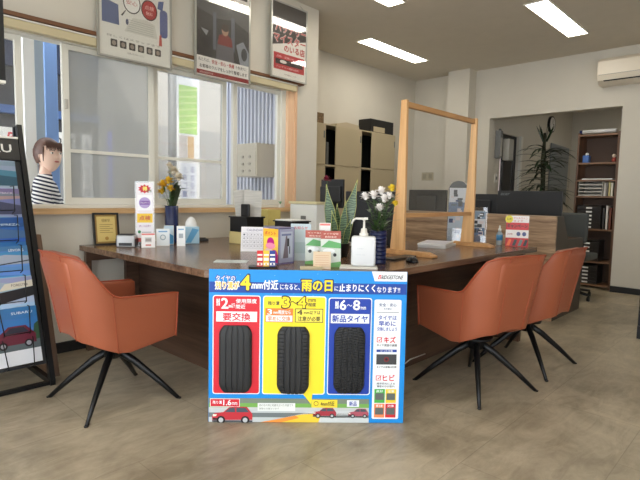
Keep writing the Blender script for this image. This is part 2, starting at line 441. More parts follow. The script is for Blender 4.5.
# ---------------------------------------------------------------- chairs
def make_chair(label):
    t = thing('armchair', label, 'chair', group='tan leather swivel armchairs')
    # plan of the shell: from the left arm's front round the back to the right arm's front (chair faces +x)
    def plan(s, zt):                      # s in 0..1; zt in 0 (bottom)..1 (top)
        k = zt
        hw = .225 + .040*k                # half width
        xb = -.205 - .085*k               # back
        xf = .220 + .005*k                 # arm front
        r = .13
        segs = [(xf-(xb+r), 'a'), (r*PI/2, 'c'), (2*(hw-r), 'b'), (r*PI/2, 'd'), (xf-(xb+r), 'e')]
        L = sum(q[0] for q in segs); d = s*L
        if d <= segs[0][0]: return Vector((xf-d, hw, 0))
        d -= segs[0][0]
        if d <= segs[1][0]:
            a = PI/2 + d/r; return Vector((xb+r+r*math.cos(a), hw-r+r*math.sin(a), 0))
        d -= segs[1][0]
        if d <= segs[2][0]: return Vector((xb, hw-r-d, 0))
        d -= segs[2][0]
        if d <= segs[3][0]:
            a = PI + d/r; return Vector((xb+r+r*math.cos(a), -(hw-r)+r*math.sin(a), 0))
        d -= segs[3][0]
        return Vector((xb+r+d, -hw, 0))
    N = 64
    def top(s):                           # height of the rim along the plan
        d = abs(s-.5)*2                   # 0 back middle .. 1 arm front
        keys = [(0, .768), (.26, .762), (.34, .745), (.49, .585), (.55, .565), (1, .556)]
        for (a, u), (b, v) in zip(keys, keys[1:]):
            if d <= b: return u + (v-u)*(d-a)/(b-a)
        return .556
    def bot(s):
        d = abs(s-.5)*2
        keys = [(0, .37), (.3, .35), (.5, .30), (.60, .29), (1, .33)]
        for (a, u), (b, v) in zip(keys, keys[1:]):
            if d <= b: return u + (v-u)*(d-a)/(b-a)
        return .33
    def pt(s, q, off=0):                  # q 0..1 bottom..top; off = inward offset
        z = bot(s) + (top(s)-bot(s))*q
        zt = (z-.30)/.49
        p = plan(s, zt); 
        if off:
            a = plan(max(0, s-.01), zt); b = plan(min(1, s+.01), zt); tt = (b-a).normalized()
            n = Vector((-tt.y, tt.x, 0)); p = p + n*off
        p.z = z; return p
    mb = MB(); bm = mb.bm; Q = 8; th = .042
    def grid(off, q0=0):
        return [[bm.verts.new(pt(i/N, q0+(1-q0)*j/Q, off)) for j in range(Q+1)] for i in range(N+1)]
    A, B = grid(0), grid(th)
    for i in range(N):
        for j in range(Q):
            for G in (A, B):
                f = bm.faces.new((G[i][j], G[i+1][j], G[i+1][j+1], G[i][j+1])); f.smooth = True
        f = bm.faces.new((A[i][Q], A[i+1][Q], B[i+1][Q], B[i][Q])); f.smooth = True
        bm.faces.new((A[i][0], A[i+1][0], B[i+1][0], B[i][0]))
    for i in (0, N):
        for j in range(Q): bm.faces.new((A[i][j], A[i][j+1], B[i][j+1], B[i][j]))
    sh = mb.build('shell', M_leather, t, world=False); b = bevel(sh, .008, 3)
    M_pipe = mat('leather_piping', (158, 74, 46), .45)
    rim = [pt(i/N, 1, -.001)+Vector((0, 0, .002)) for i in range(N+1)]
    end0 = [pt(0, q/8, -.001) for q in range(9)]; end1 = [pt(1, 1-q/8, -.001) for q in range(9)]
    MB().tube(end0 + rim[1:-1] + end1, .0045, seg=6).build('piping', M_pipe, t, world=False)
    for s_ in (.25, .75, .42, .58): MB().tube([pt(s_, q/10, -.0006) for q in range(11)], .0022, seg=5).build('seam', M_pipe, t, world=False)
    # closed underside
    u = MB(); ring = [u.bm.verts.new(pt(i/N, 0, .01)+Vector((0, 0, .004))) for i in range(N+1)]
    cv = u.bm.verts.new((.02, 0, .285))
    for i in range(N): u.bm.faces.new((ring[i], ring[i+1], cv)).smooth = True
    u.bm.faces.new((ring[N], ring[0], cv))
    u.build('underside', M_leather, t, world=False)
    c = MB().box(-.17, .25, -.193, .193, .345, .445, bev=.035, seg=4).build('seat_cushion', M_leather, t, world=False)
    for p in c.data.polygons: p.use_smooth = True
    MB().tube([(-.16, -.19, .395), (.252, -.19, .395), (.252, .19, .395), (-.16, .19, .395)], .004, seg=6).build('cushion_piping', M_pipe, t, world=False)
    bc = MB().box(-.045, .04, -.175, .175, 0, .33, bev=.035, seg=4)
    bc.bm.transform(Matrix.Translation((-.175, 0, .44)) @ Matrix.Rotation(-.22, 4, 'Y'))
    o = bc.build('back_cushion', M_leather, t, world=False)
    for p in o.data.polygons: p.use_smooth = True
    hb = MB().lathe([(.035, .215), (.045, .225), (.045, .262), (.09, .275), (.09, .288)], seg=20)
    hb.build('swivel_hub', M_blackm, t, world=False)
    for a in (45, 135, 225, 315):
        ca, sa = math.cos(math.radians(a)), math.sin(math.radians(a))
        lg = MB().tube([(ca*.02, sa*.02, .252), (ca*.10, sa*.10, .20), (ca*.22, sa*.22, .10), (ca*.33, sa*.33, .0)], [.017, .0165, .013, .0085], seg=10, flat=1.15)
        lo = lg.build('leg', M_blackm, t, world=False)
        MB().lathe([(.010, 0), (.010, .006)], (ca*.332, sa*.332, 0), seg=10).build('foot_cap', M_black, lo, world=False)
    return t
ch = make_chair('tan leather armchair standing alone at the left leg of the desk')
ch.location = (1.11, 2.473, 0); ch.rotation_euler.z = math.radians(0)
for loc, a, lb in (((2.625, 1.253, 0), 76, 'tan leather armchair right of the tyre sign, nearer of the pair'),
                   ((3.24, 1.21, 0), 88, 'tan leather armchair partly hidden behind the nearer right one')):
    c = copy_tree(ch); c.location = loc; c.rotation_euler.z = math.radians(a); c['label'] = lb

# ---------------------------------------------------------------- tyre sign
t = thing('tyre_sign_board', 'large blue tyre wear sign board leaning on the desk corner', 'sign', (1.292, 1.902, 0), rz=math.radians(-45), rx=math.radians(0))
t.rotation_euler = Euler((math.radians(-1.2), 0, math.radians(-45)), 'XYZ')
SW, SH = .905, .712
MB().box(0, SW, 0, .006, .001, SH, bev=.002).build('board', mat('board_blue', (8, 142, 226), .45), t, world=False)
U = lambda x: (x-210.7)/192.8*SW
V = lambda y: (422.0-y)/151.5*SH
p = Pr(0, .5)
def R(x0, y0, x1, y1, c, l=1, r=0): p.rect(U(x0), V(y1), U(x1), V(y0), c, l, r)
def T(s, x0, y0, x1, y1, c, l=3, bold=.02, slant=0): p.text(s, U(x0), V(y1), U(x1), V(y0), c, l, bold, slant)
def TO(s, x0, y0, x1, y1, c, oc, l=3, b=.02):            # outlined text
    T(s, x0-.5, y0-.5, x1+.5, y1+.5, oc, l, b+.05); T(s, x0, y0, x1, y1, c, l+1, b)
SKY, NAVY, WHT, YEL, RED, BLU = (6, 142, 226), (12, 66, 160), (240, 244, 248), (250, 222, 40), (214, 28, 48), (20, 60, 168)
R(211.2, 270.5, 403, 421.5, SKY, 1)
R(211.2, 282.5, 403, 293, NAVY, 2)
TO('タイヤの', 217.5, 276.5, 236, 281.5, WHT, NAVY, 3)
TO('残り溝が', 217.5, 282.5, 239.5, 289.5, (250, 190, 50), WHT, 3)
TO('4', 241.5, 276, 250.5, 290, YEL, (30, 40, 90), 4, .04)
T('mm付近', 252, 280.5, 277.5, 289.5, WHT, 4, .03)
T('になると、', 279.5, 284, 298.5, 289.5, WHT, 4)
TO('雨の日', 300.5, 280, 330, 290.5, YEL, (30, 40, 90), 4, .04)
T('に', 332.5, 285.5, 336, 289.8, WHT, 4); T('止まりにくく', 337, 283.3, 372, 290.5, WHT, 4, .035); T('なります!!', 374, 285.5, 396.5, 291, WHT, 4)
p.poly([(U(368.5), V(270.5)), (U(371.5), V(280)), (U(403), V(280)), (U(403), V(270.5))], WHT, 3)
T('B', 374.5, 273.8, 377.3, 277.8, RED, 4, .03, .3); T('RIDGESTONE', 377.6, 274.1, 398.5, 277.8, (60, 60, 70), 4, .03, .3)
for i in range(26): p.ell(U(214+random.random()*186), V(272+random.random()*26), .0014, .0014, (170, 220, 250), 3, 6)
# three panels
def panel(x0, y0, x1, y1, c): R(x0-.9, y0-.9, x1+.9, y1+.9, WHT, 3, .012); R(x0, y0, x1, y1, c, 4, .010)
panel(215.5, 296.5, 260, 392.5, RED); panel(264, 296.5, 323.8, 392.5, (250, 226, 44)); panel(327.8, 297.5, 368.6, 392.5, BLU)
p.poly([(U(302), V(391)), (U(313), V(391)), (U(311.5), V(403))], (250, 226, 44), 5)
T('残り溝', 218.2, 299, 221.5, 306, WHT, 6); T('2', 223, 298.5, 229.5, 308.5, WHT, 6, .04); T('mm以下', 230, 303.5, 236, 308, WHT, 6)
T('使用限度', 237, 299, 257, 303.3, WHT, 6); T('間近', 237, 304.6, 246, 308.6, WHT, 6)
R(218, 311.5, 257.5, 321.5, WHT, 5); T('要交換', 224.5, 312.8, 251, 320.4, RED, 6, .03)
T('残り溝', 268, 301, 279, 304.8, (40, 40, 50), 6); TO('3', 282, 296.5, 289, 307, YEL, (40, 30, 20), 6, .03); T('〜', 289.5, 300.5, 297, 303, (40, 30, 20), 6); TO('4', 297, 296.5, 305, 307, YEL, (40, 30, 20), 6, .03)
T('mm', 307, 298.3, 314.5, 301, (40, 40, 50), 6); T('程度', 307, 302, 314.5, 305.6, (40, 40, 50), 6)
R(265.5, 307.8, 292.5, 321.5, (232, 130, 50), 5); R(266.3, 314.8, 291.8, 320.8, WHT, 6)
T('3', 267.5, 308.8, 272, 314, WHT, 7); T('mm程度なら', 273.5, 309.5, 290, 313.5, WHT, 7); T('早めに交換', 268, 315.6, 290, 320.2, (232, 130, 50), 7)
R(294.3, 307.8, 321.8, 321.5, (60, 50, 30), 5); R(295, 308.5, 321.1, 320.8, (250, 232, 90), 6)
T('4', 296.5, 309, 301.5, 314, (40, 30, 20), 7, .03); T('mm以下は', 303, 309.8, 319, 313.5, (40, 30, 20), 7); T('注意が必要', 297, 315.4, 319, 320, (40, 30, 20), 7)
T('残り溝', 333.5, 300, 336.6, 307.5, WHT, 6); T('6', 338, 299, 344, 308.5, WHT, 6, .04); T('〜', 345, 303, 350, 305, WHT, 6); T('8', 351, 299, 357.5, 308.5, WHT, 6, .04); T('mm', 358.5, 305.3, 363.5, 308, WHT, 6)
R(329.4, 312.5, 367, 321.8, WHT, 5); T('新品タイヤ', 330.8, 313.8, 365.5, 320.7, BLU, 6, .03)
# right column
R(371.8, 298, 398.3, 417.5, WHT, 4, .008)
T('安全・安心', 376.5, 301.5, 393.5, 304.7, (60, 80, 130), 6); T('のために', 381, 306, 389, 308, (60, 80, 130), 6)
R(374, 310.3, 396, 310.8, (90, 100, 120), 5)
T('タイヤは', 376, 313.5, 394, 318, BLU, 6); T('早めに', 376.5, 319.3, 393, 324, BLU, 6, .03); T('交換しましょう', 375, 325.2, 394.5, 328.8, BLU, 6)
def chk(y):
    R(375, y, 380, y+5, (214, 60, 70), 5); R(375.7, y+.7, 379.3, y+4.3, WHT, 6); p.poly([(U(376), V(y+2.2)), (U(377.5), V(y+3.8)), (U(381), V(y-.6)), (U(377.4), V(y+2.6))], RED, 7)
chk(335.3); T('キズ', 382, 334.6, 393.5, 340.8, RED, 6, .03); T('タイヤ側面の損傷', 375, 342, 395, 344.4, (60, 60, 70), 6)
R(375, 347.5, 395, 350, NAVY, 5); T('ひっかき傷', 379, 348, 391, 349.6, WHT, 6)
R(375, 352.2, 395, 362.5, (60, 62, 66), 5); p.ell(U(385), V(357.3), .012, .012, (120, 30, 36), 6, 16); p.ell(U(385), V(357.3), .006, .006, (30, 30, 34), 7, 12)
T('タイヤの損傷は危険', 375.5, 364, 395, 366, (90, 90, 96), 6)
chk(373.5); T('ヒビ', 382, 372.8, 393.5, 378.8, RED, 6, .03); T('経年劣化による', 376, 380.6, 394, 382.6, (60, 60, 70), 6); T('溝底のひび割れ', 376, 383.4, 394, 385.4, (60, 60, 70), 6)
for (x, y, c, s) in ((374, 387.2, (70, 176, 72), '良好'), (385.2, 387.2, (240, 210, 50), '注意'), (374, 402, (240, 140, 90), '要注意'), (385.2, 402, (214, 40, 50), '交換')):
    R(x, y, x+10.4, y+14, c, 5); R(x+1, y+4.2, x+9.4, y+11, (96, 102, 100), 6); T(s, x+2, y+.9, x+8.4, y+3.4, WHT, 6)
# photo strip with cars
R(211.2, 397.5, 369, 421.5, (196, 204, 206), 2); R(211.2, 397.5, 369, 402.5, (122, 136, 120), 3); R(211.2, 402.5, 369, 406.5, (120, 176, 84), 3)
R(211.2, 406.5, 369, 408.6, (202, 206, 204), 3); R(211.2, 412, 369, 416.5, (112, 122, 124), 3)
p.poly([(U(262), V(421.5)), (U(318), V(409.5)), (U(369), V(409.5)), (U(369), V(421.5))], (206, 212, 214), 3)
p.poly([(U(262), V(421.5)), (U(302), V(413.5)), (U(322), V(412)), (U(319), V(421.5))], (246, 206, 60), 4)
p.poly([(U(262), V(421.5)), (U(296), V(414.6)), (U(300), V(417)), (U(282), V(421.5))], (240, 150, 60), 5)
def car(x, y, w, h, c, dc=(50, 54, 60)):
    P = lambda a, b: (U(x+a*w), V(y-b*h))
    p.poly([P(0, .12), P(.0, .42), P(.06, .56), P(.28, .64), P(.42, .95), P(.55, 1), P(.86, .98), P(.97, .62), P(1, .5), P(1, .14)], c, 6)
    p.poly([P(.31, .64), P(.43, .9), P(.56, .93), P(.57, .63)], (70, 84, 96), 7); p.poly([P(.6, .63), P(.6, .93), P(.83, .91), P(.92, .64)], (70, 84, 96), 7)
    for a in (.22, .82): p.ell(*P(a, .13), w*SW/192.8*.105, w*SW/192.8*.105, (24, 24, 28), 8, 14); p.ell(*P(a, .13), w*SW/192.8*.06, w*SW/192.8*.06, (190, 194, 198), 9, 12)
    p.poly([P(.02, .36), P(.02, .5), P(.12, .5), P(.1, .38)], (240, 236, 220), 8); p.poly([P(.02, .14), P(.02, .26), P(.14, .24), P(.14, .14)], (30, 28, 30), 8)
    p.poly([P(0, .0), P(1, .0), P(1, .1), P(0, .1)], (70, 76, 80), 5)
car(214.5, 421.3, 39.5, 15.5, (196, 44, 56)); car(313.5, 415.8, 23, 9.3, (170, 52, 66)); car(348.5, 415.8, 20, 8.8, (176, 84, 100))
R(212.5, 397.8, 241.5, 406, WHT, 6); R(213, 398.3, 241, 405.6, RED, 7); T('残り溝', 215, 400, 224, 403.2, WHT, 8); T('1.6', 225.5, 399, 233, 404.4, WHT, 8, .04); T('mm', 233.8, 401.4, 239, 404, WHT, 8)
R(259, 402, 296, 410, (232, 236, 234), 6); T('雨の日の停止距離を比べた写真です', 260.5, 403, 294, 405.4, (120, 130, 124), 7, 0); T('実際とは異なります', 260.5, 406.6, 280, 408.6, (120, 130, 124), 7, 0)
R(312, 398.3, 337.5, 406.3, (246, 220, 60), 6); p.ell(U(316.5), V(402.2), .011, .011, (60, 50, 30), 7, 14); p.ell(U(316.5), V(402.2), .009, .009, (246, 220, 60), 8, 14); T('4mm付近', 321, 400, 334.5, 404.6, (50, 44, 30), 7)
R(347, 398.6, 359, 405.4, WHT, 6); T('新品', 349.3, 399.8, 356.6, 404.4, BLU, 7)
p.build('printed_face', t)
# moulded tread samples
M_rub = mat('tyre_rubber', (34, 35, 37), .55)
def tread(x0, x1, y0, y1, kind):
    """rounded tread block: four long grooves, shoulder sipes, or cross cuts on the new one"""
    mb = MB(); cu, cv = (U(x0)+U(x1))/2, (V(y0)+V(y1))/2; a, b = (U(x1)-U(x0))/2, (V(y0)-V(y1))/2
    nu, nv = 72, 150; dep = .020; gd = (.0035, .005, .007)[kind]
    rows = []
    for j in range(nv+1):
        v = -1+2*j/nv; row = []
        q_ = max(0, abs(v)-.70)/.30
        hw = a*(1-.30*q_**2.2)
        for i in range(nu+1):
            u = -1+2*i/nu
            y = dep*math.sqrt(max(0, 1-abs(u)**6))*(1-.45*abs(v)**5)+.0052
            if any(abs(u-g) < .045 for g in (-.52, -.17, .17, .52)): y -= gd
            elif abs(u) < .95:
                if kind == 2 and ((v*13+abs(u)*1.2) % 1) < .22: y -= .005
                elif kind == 1 and abs(u) > .56 and ((v*9) % 1) < .16: y -= .003
            row.append(mb.bm.verts.new((cu+u*hw, -y, cv+v*b)))
        rows.append(row)
    for j in range(nv):
        for i in range(nu): mb.bm.faces.new((rows[j][i], rows[j][i+1], rows[j+1][i+1], rows[j+1][i]))
    bd = [rows[0][i] for i in range(nu+1)] + [rows[j][nu] for j in range(1, nv+1)] + [rows[nv][i] for i in range(nu-1, -1, -1)] + [rows[j][0] for j in range(nv-1, 0, -1)]
    bk = [mb.bm.verts.new((v.co.x, -.004, v.co.z)) for v in bd]
    for i in range(len(bd)): mb.bm.faces.new((bd[i], bd[(i+1) % len(bd)], bk[(i+1) % len(bd)], bk[i]))
    mb.build('tread_sample', M_rub, t, world=False)
tread(221, 253, 325, 391, 0); tread(277.5, 309, 325.5, 392, 1); tread(333, 363.5, 325.5, 391, 2)

# ---------------------------------------------------------------- posters hung over the window
def poster(label, x0, x1, z0, z1, draw, back=(214, 214, 206)):
    t = thing('poster', label, 'poster', (x0, 3.352, z0))
    W, H = x1-x0, z1-z0
    MB().box(0, W, -.004, .004, 0, H).build('sheet', ink(back), t, world=False)
    fr = MB(); e = .012
    fr.box(-.002, e, -.009, .006, 0, H).box(W-e, W+.002, -.009, .006, 0, H).box(e, W-e, -.009, .006, 0, e).box(e, W-e, -.009, .006, H-e, H)
    fr.build('frame', mat('aluminium', (176, 176, 170), .3, metal=.6), t, world=False)
    MB().box(e, W-e, -.0072, -.0062, e, H-e).build('cover_sheet', glass('clear_cover', haze=0, gloss=.09), t, world=False)
    MB().tube([(.04, .0, H), (.04, .05, H+.05)], .0015, seg=5).tube([(W-.04, .0, H), (W-.04, .05, H+.05)], .0015, seg=5).build('cord', M_grey, t, world=False)
    q = Pr(-.0042, .4, .0002); draw(q, W, H); q.build('print', t)
def d1(q, W, H):
    G = (84, 100, 140)
    q.rect(.015, .015, W-.015, H-.015, (222, 222, 214), 0)
    q.poly([(.03, .22), (.03, .37), (.14, .35), (.145, .22)], G, 2); q.rect(W-.09, .21, W-.03, .40, (92, 104, 150), 2, .025)
    q.ell(.235, .385, .062, .070, (40, 40, 42), 2); q.ell(.235, .385, .055, .063, (236, 236, 230), 3); q.text('安心', .195, .37, .275, .40, (190, 80, 80), 4)
    q.poly([(.185, .325), (.195, .33), (.168, .285), (.158, .29)], (50, 50, 52), 2)
    q.ell(.36, .37, .060, .068, (50, 30, 30), 2); q.ell(.36, .37, .053, .061, (176, 46, 50), 3); q.text('点検', .325, .37, .395, .40, (240, 200, 190), 4); q.text('無料', .335, .335, .385, .36, (240, 200, 190), 4)
    q.rect(.07, .415, .13, .44, (170, 90, 100), 2); q.poly([(.42, .40), (.43, .45), (.47, .46), (.46, .39)], (80, 100, 150), 2)
    q.poly([(.18, .19), (.42, .19), (.40, .28), (.34, .30), (.24, .29)], (206, 206, 196), 1)
    for i in range(6): q.rect(.2, .2+i*.014, .39, .203+i*.014, (170, 172, 164), 2)
    q.poly([(.43, .15), (.455, .15), (.45, .235), (.435, .22)], (200, 90, 80), 2); q.ell(.20, .255, .01, .02, (70, 80, 110), 2)
    q.text('詳しくはスタッフまで', .06, .135, .44, .15, (120, 118, 112), 2, 0)
    for i in range(6): q.rect(.085+i*.063, .075, .13+i*.063, .122, (40, 36, 36), 2, .006); q.ell(.1075+i*.063, .098, .014, .016, (150, 140, 130), 3, 12)
    q.text('お問い合わせください', .20, .045, .32, .058, (80, 78, 74), 2)
    q.rect(.03, .5, W-.03, H-.03, (170, 200, 220), 2)
poster('left hanging poster with a magnifying glass and six small icons', 1.433, 1.962, 1.933, 2.68, d1)
def d2(q, W, H):
    q.rect(.012, .012, W-.012, H-.012, (232, 230, 224), 0)
    q.rect(.012, .155, W-.012, .565, (52, 52, 54), 1)
    # mechanic under a car
    q.poly([(.012, .50), (.20, .46), (.36, .48), (W-.012, .42), (W-.012, .565), (.012, .565)], (84, 86, 88), 2)
    q.poly([(.012, .33), (.10, .38), (.16, .36), (.14, .24), (.10, .20), (.06, .26)], (34, 34, 38), 3); q.poly([(.05, .36), (.12, .35), (.10, .31)], (150, 154, 158), 4)
    q.rect(.16, .22, .19, .50, (96, 104, 116), 3); q.rect(.33, .24, .365, .50, (96, 104, 116), 3)
    q.poly([(.185, .155), (.20, .30), (.24, .34), (.31, .34), (.345, .30), (.36, .155)], (98, 98, 104), 4)
    q.poly([(.20, .27), (.215, .34), (.25, .355), (.30, .355), (.335, .33), (.345, .27)], (128, 40, 38), 5); q.ell(.272, .385, .032, .042, (176, 140, 116), 6); q.ell(.272, .405, .034, .028, (60, 44, 36), 7)
    q.poly([(.38, .30), (.45, .34), (W-.012, .26), (W-.012, .155), (.42, .155)], (140, 146, 154), 3); q.ell(.46, .24, .03, .05, (60, 62, 66), 4)
    q.text('私たちは、', .03, .115, .13, .142, (40, 36, 36), 2); q.text('安全・安心・快適', .15, .112, .36, .142, (180, 44, 40), 2, .03); q.text('を最優先に', .375, .115, .49, .14, (40, 36, 36), 2)
    q.text('お客様のクルマをしっかり整備します', .04, .068, .49, .096, (40, 36, 36), 2, .02)
    q.rect(.012, .02, W-.012, .052, (140, 34, 36), 2); q.text('BRIDGESTONE', .04, .028, .16, .042, (230, 210, 204), 3)
    q.text('おまかせください', .12, .59, .47, .63, (176, 40, 40), 2, .03); q.rect(.30, .66, W-.03, .70, (40, 36, 40), 2)
poster('middle hanging poster showing a mechanic working under a car', 2.157, 2.677, 1.938, 2.68, d2)
def d3(q, W, H):
    q.rect(.012, .012, W-.012, H-.012, (226, 224, 216), 0)
    q.poly([(.012, .27), (W-.012, .37), (W-.012, H-.012), (.012, H-.012)], (36, 34, 36), 1)
    q.text('すべてのバッテリーに', .03, .50, .17, .515, (220, 214, 210), 2); q.text('確かな知識で', .03, .475, .13, .49, (220, 214, 210), 2)
    for (s, u0, v0, u1, v1) in (('バッテリー', .05, .395, .41, .465), ('マイスター', .03, .305, .41, .375)):
        q.text(s, u0-.003, v0-.003, u1+.003, v1+.003, (228, 214, 208), 2, .06); q.text(s, u0, v0, u1, v1, (186, 44, 48), 3, .02)
    q.text('のいる店', .15, .235, .40, .295, (180, 40, 44), 3, .04)
    q.rect(.03, .075, W-.03, .215, (182, 40, 50), 2); q.rect(.05, .12, W-.05, .165, (44, 40, 42), 3); q.ell(.14, .145, .04, .014, (220, 216, 210), 4); q.text('点検・交換いたします', .06, .175, W-.06, .195, (240, 214, 210), 3)
    q.text('バッテリー無料点検', .06, .09, W-.1, .108, (240, 214, 210), 3); q.text('お気軽にどうぞ', .16, .035, .30, .048, (120, 60, 60), 2)
poster('right hanging poster in black and red with big battery lettering', 2.905, 3.332, 2.066, 2.71, d3)

# ---------------------------------------------------------------- counter behind with monitors
t = thing('counter', 'wood-fronted office counter with a dark side behind the reception desk', 'counter', (4.7, 2.3, 0))
MB().box(4.51, 4.54, 1.48, 3.3, 0, .915).build('front_panel', M_oakY, t)
o = MB().prism([(4.541, 0), (4.541, .915), (4.70, .915), (4.85, .70), (5.30, .70), (5.30, 0)], 1.48, 1.51, 'y').build('side_panel', M_side, t)
MB().box(4.541, 5.28, 1.511, 3.3, .67, .70).build('desktop', M_desk, t)
MB().box(4.541, 4.70, 1.511, 3.3, .895, .915).build('ledge', M_oakY, t)

def monitor(label, x, y0, y1, z0, z1, base=.70, brand=None, name='monitor'):
    cy = (y0+y1)/2
    t = thing(name, label, 'monitor', (x, cy, base))
    o = MB().box(x-.012, x+.012, y0, y1, z0, z1, bev=.004).build('screen_housing', M_black, t)
    MB().box(x+.0125, x+.0135, y0+.012, y1-.012, z0+.02, z1-.012).build('screen', mat('screen_off', (12, 13, 16), .15), t)
    MB().box(x-.04, x-.0125, cy-.12, cy+.12, z0+.05, z1-.06, bev=.01).build('rear_cover', mat('monitor_back', (30, 31, 34), .5), t) if not brand else None
    MB().tube([(x+.02, cy, z0+.12), (x+.03, cy, base+.012)], .018, seg=10).build('neck', M_black, t)
    MB().box(x-.06, x+.12, cy-.11, cy+.11, base, base+.012, bev=.004).build('stand_foot', M_black, t)
    if brand:
        q = Pr(0, .5); q.text(brand, 0, 0, .09, .022, (120, 128, 130), 1, .02, .25)
        lg = q.build('logo', t); lg.rotation_euler.z = -PI/2; lg.location = (-.0125, (y1-cy)-.03, z1-base-.045)
    return t
monitor('widest black computer monitor with a maker mark, below the dracaena', 4.93, 1.57, 2.19, .80, 1.14, brand='acer')
monitor('small black monitor partly behind the right post of the wooden screen', 4.95, 2.20, 2.56, .80, 1.105)
monitor('dark monitor seen through the clear wooden-framed screen', 4.75, 2.66, 3.12, .80, 1.14)
monitor('large black monitor back behind the navy vase and white flowers', 2.85, 1.96, 2.42, .72, 1.09)
monitor('black monitor behind the red flower beside the pale cabinets', 3.34, 2.87, 3.13, .95, 1.20, base=.68)

# office chair behind the counter
t = thing('office_chair', 'grey office chair half hidden behind the counter end', 'chair', (5.62, 1.78, 0))
o = MB().box(-.03, .03, -.24, .24, .62, .93, bev=.025, seg=3).build('backrest', mat('dark_grey_fabric', (74, 78, 78), .8), t, world=False); o.rotation_euler.y = .05
MB().box(.02, .48, -.24, .24, .42, .49, bev=.025, seg=3).build('seat', mat('dark_grey_fabric', (74, 78, 78), .8), t, world=False)
MB().tube([(-.03, 0, .7), (.05, 0, .45), (.24, 0, .42)], .018).build('back_bracket', M_black, t, world=False)
MB().tube([(.24, 0, .42), (.24, 0, .08)], .025).build('gas_column', M_black, t, world=False)
for i in range(5):
    a = 2*PI*i/5+.55; dx, dy = math.cos(a)*.28, math.sin(a)*.28
    l = MB().tube([(.24, 0, .10), (.24+dx, dy, .065)], [.022, .014]).build('leg', M_black, t, world=False)
    c = MB(); c.tube([(.24+dx, dy-.012, .025), (.24+dx, dy+.012, .025)], .025, seg=14).tube([(.24+dx, dy, .04), (.24+dx, dy, .065)], .008)
    c.build('caster', M_black, l, world=False)

# ---------------------------------------------------------------- wooden framed screen
t = thing('desk_screen', 'tall clear screen in a pine frame standing on the desk', 'screen', (3.1, 1.8, .70))
def post(x, foot):
    m = MB(); m.prism([(x, .70+.03), (x, 1.63), (x+.028, 1.64), (x+.028, .73)], 1.745, 1.80, 'y')
    m2 = MB(); yy = [(1.72, .73), (1.80, .73), (1.795, 1.64), (1.755, 1.64)]
    m2 = MB().prism([(1.735, .729), (1.835, .729), (1.80, 1.15), (1.785, 1.64), (1.745, 1.64), (1.738, 1.15)], x, x+.025, 'x')
    m.bm.free(); o = m2.build('post', M_pine, t); bevel(o, .003)
    y0, y1 = foot
    f = MB().prism([(y0, .7002), (y1, .7002), (y1, .712), (y1-.05, .7285), (y0+.05, .7285), (y0, .712)], x-.015, x+.045, 'x')
    o = f.build('foot', M_pineX, t); bevel(o, .003)
post(2.59, (1.52, 1.93)); post(3.50, (1.58, 1.95))
MB().box(2.616, 3.499, 1.755, 1.78, 1.60, 1.632).build('rail', M_pineX, t)
MB().box(2.616, 3.499, 1.752, 1.783, .928, .955).build('rail', M_pineX, t)
MB().box(2.616, 3.499, 1.765, 1.769, .955, 1.60).build('clear_sheet', glass('acrylic', haze=.02, gloss=.06), t)

# ---------------------------------------------------------------- bookshelf in the opening
t = thing('bookshelf', 'tall narrow dark wood bookshelf in the opening', 'shelf', (6.85, 1.8, 0))
sx0, sx1, sy0, sy1 = 6.66, 6.96, 1.525, 1.99
MB().box(sx0, sx1, sy0, sy0+.035, 0, 1.87).build('side_panel', M_shelf, t)
MB().box(sx0, sx1, sy1-.02, sy1, 0, 1.87).build('side_panel', M_shelf, t)
MB().box(sx1-.01, sx1, sy0+.035, sy1-.02, .05, 1.85).build('back_board', mat('shelf_back', (84, 62, 48), .6), t)
boards = [.05, .33, .72, 1.115, 1.31, 1.515, 1.85]
for z in boards:
    MB().box(sx0+.003, sx1-.011, sy0+.036, sy1-.021, z-.02, z).build('shelf_board', wood('board_wood', (104, 76, 56), (140, 106, 80), 'y', .45, 10), t)
def tray_unit(z0, n, h, label, color, light=False):
    u = thing('letter_tray', label, 'tray', (6.80, 1.83, z0), group='drawer trays on the bookshelf')
    y0, y1 = 1.69, 1.955
    MB().box(6.68, 6.93, y0, y0+.006, z0+.001, z0+n*h+.004).box(6.68, 6.93, y1-.006, y1, z0+.001, z0+n*h+.004).box(6.68, 6.93, y0, y1, z0+n*h+.0045, z0+n*h+.010).box(6.92, 6.93, y0+.006, y1-.006, z0+.001, z0+n*h).build('casing', color, u)
    for i in range(n):
        z = z0+.002+i*h
        d = MB().box(6.685, 6.915, y0+.008, y1-.008, z, z+.004).box(6.683, 6.689, y0+.008, y1-.008, z, z+(h*.35 if light else h*.8)).build('tray_drawer', color, u)
        if light: MB().box(6.70, 6.90, y0+.015, y1-.015, z+.005, z+.012).build('paper', M_paper, d)
        else: MB().box(6.680, 6.6828, y1-.165, y1-.10, z+h*.2, z+h*.62).build('label_card', M_paper, d)
M_dk = mat('smoke_plastic', (50, 46, 44), .3)
tray_unit(1.115, 4, .042, 'pale four-level letter tray on the bookshelf, upper', M_lgrey, True)
tray_unit(.72, 6, .046, 'black drawer tray unit just below the pale tray', M_dk)
tray_unit(.33, 5, .048, 'black drawer tray unit, second from the bookshelf floor', M_dk)
tray_unit(.05, 5, .044, 'black drawer tray unit at the foot of the bookshelf', M_dk)
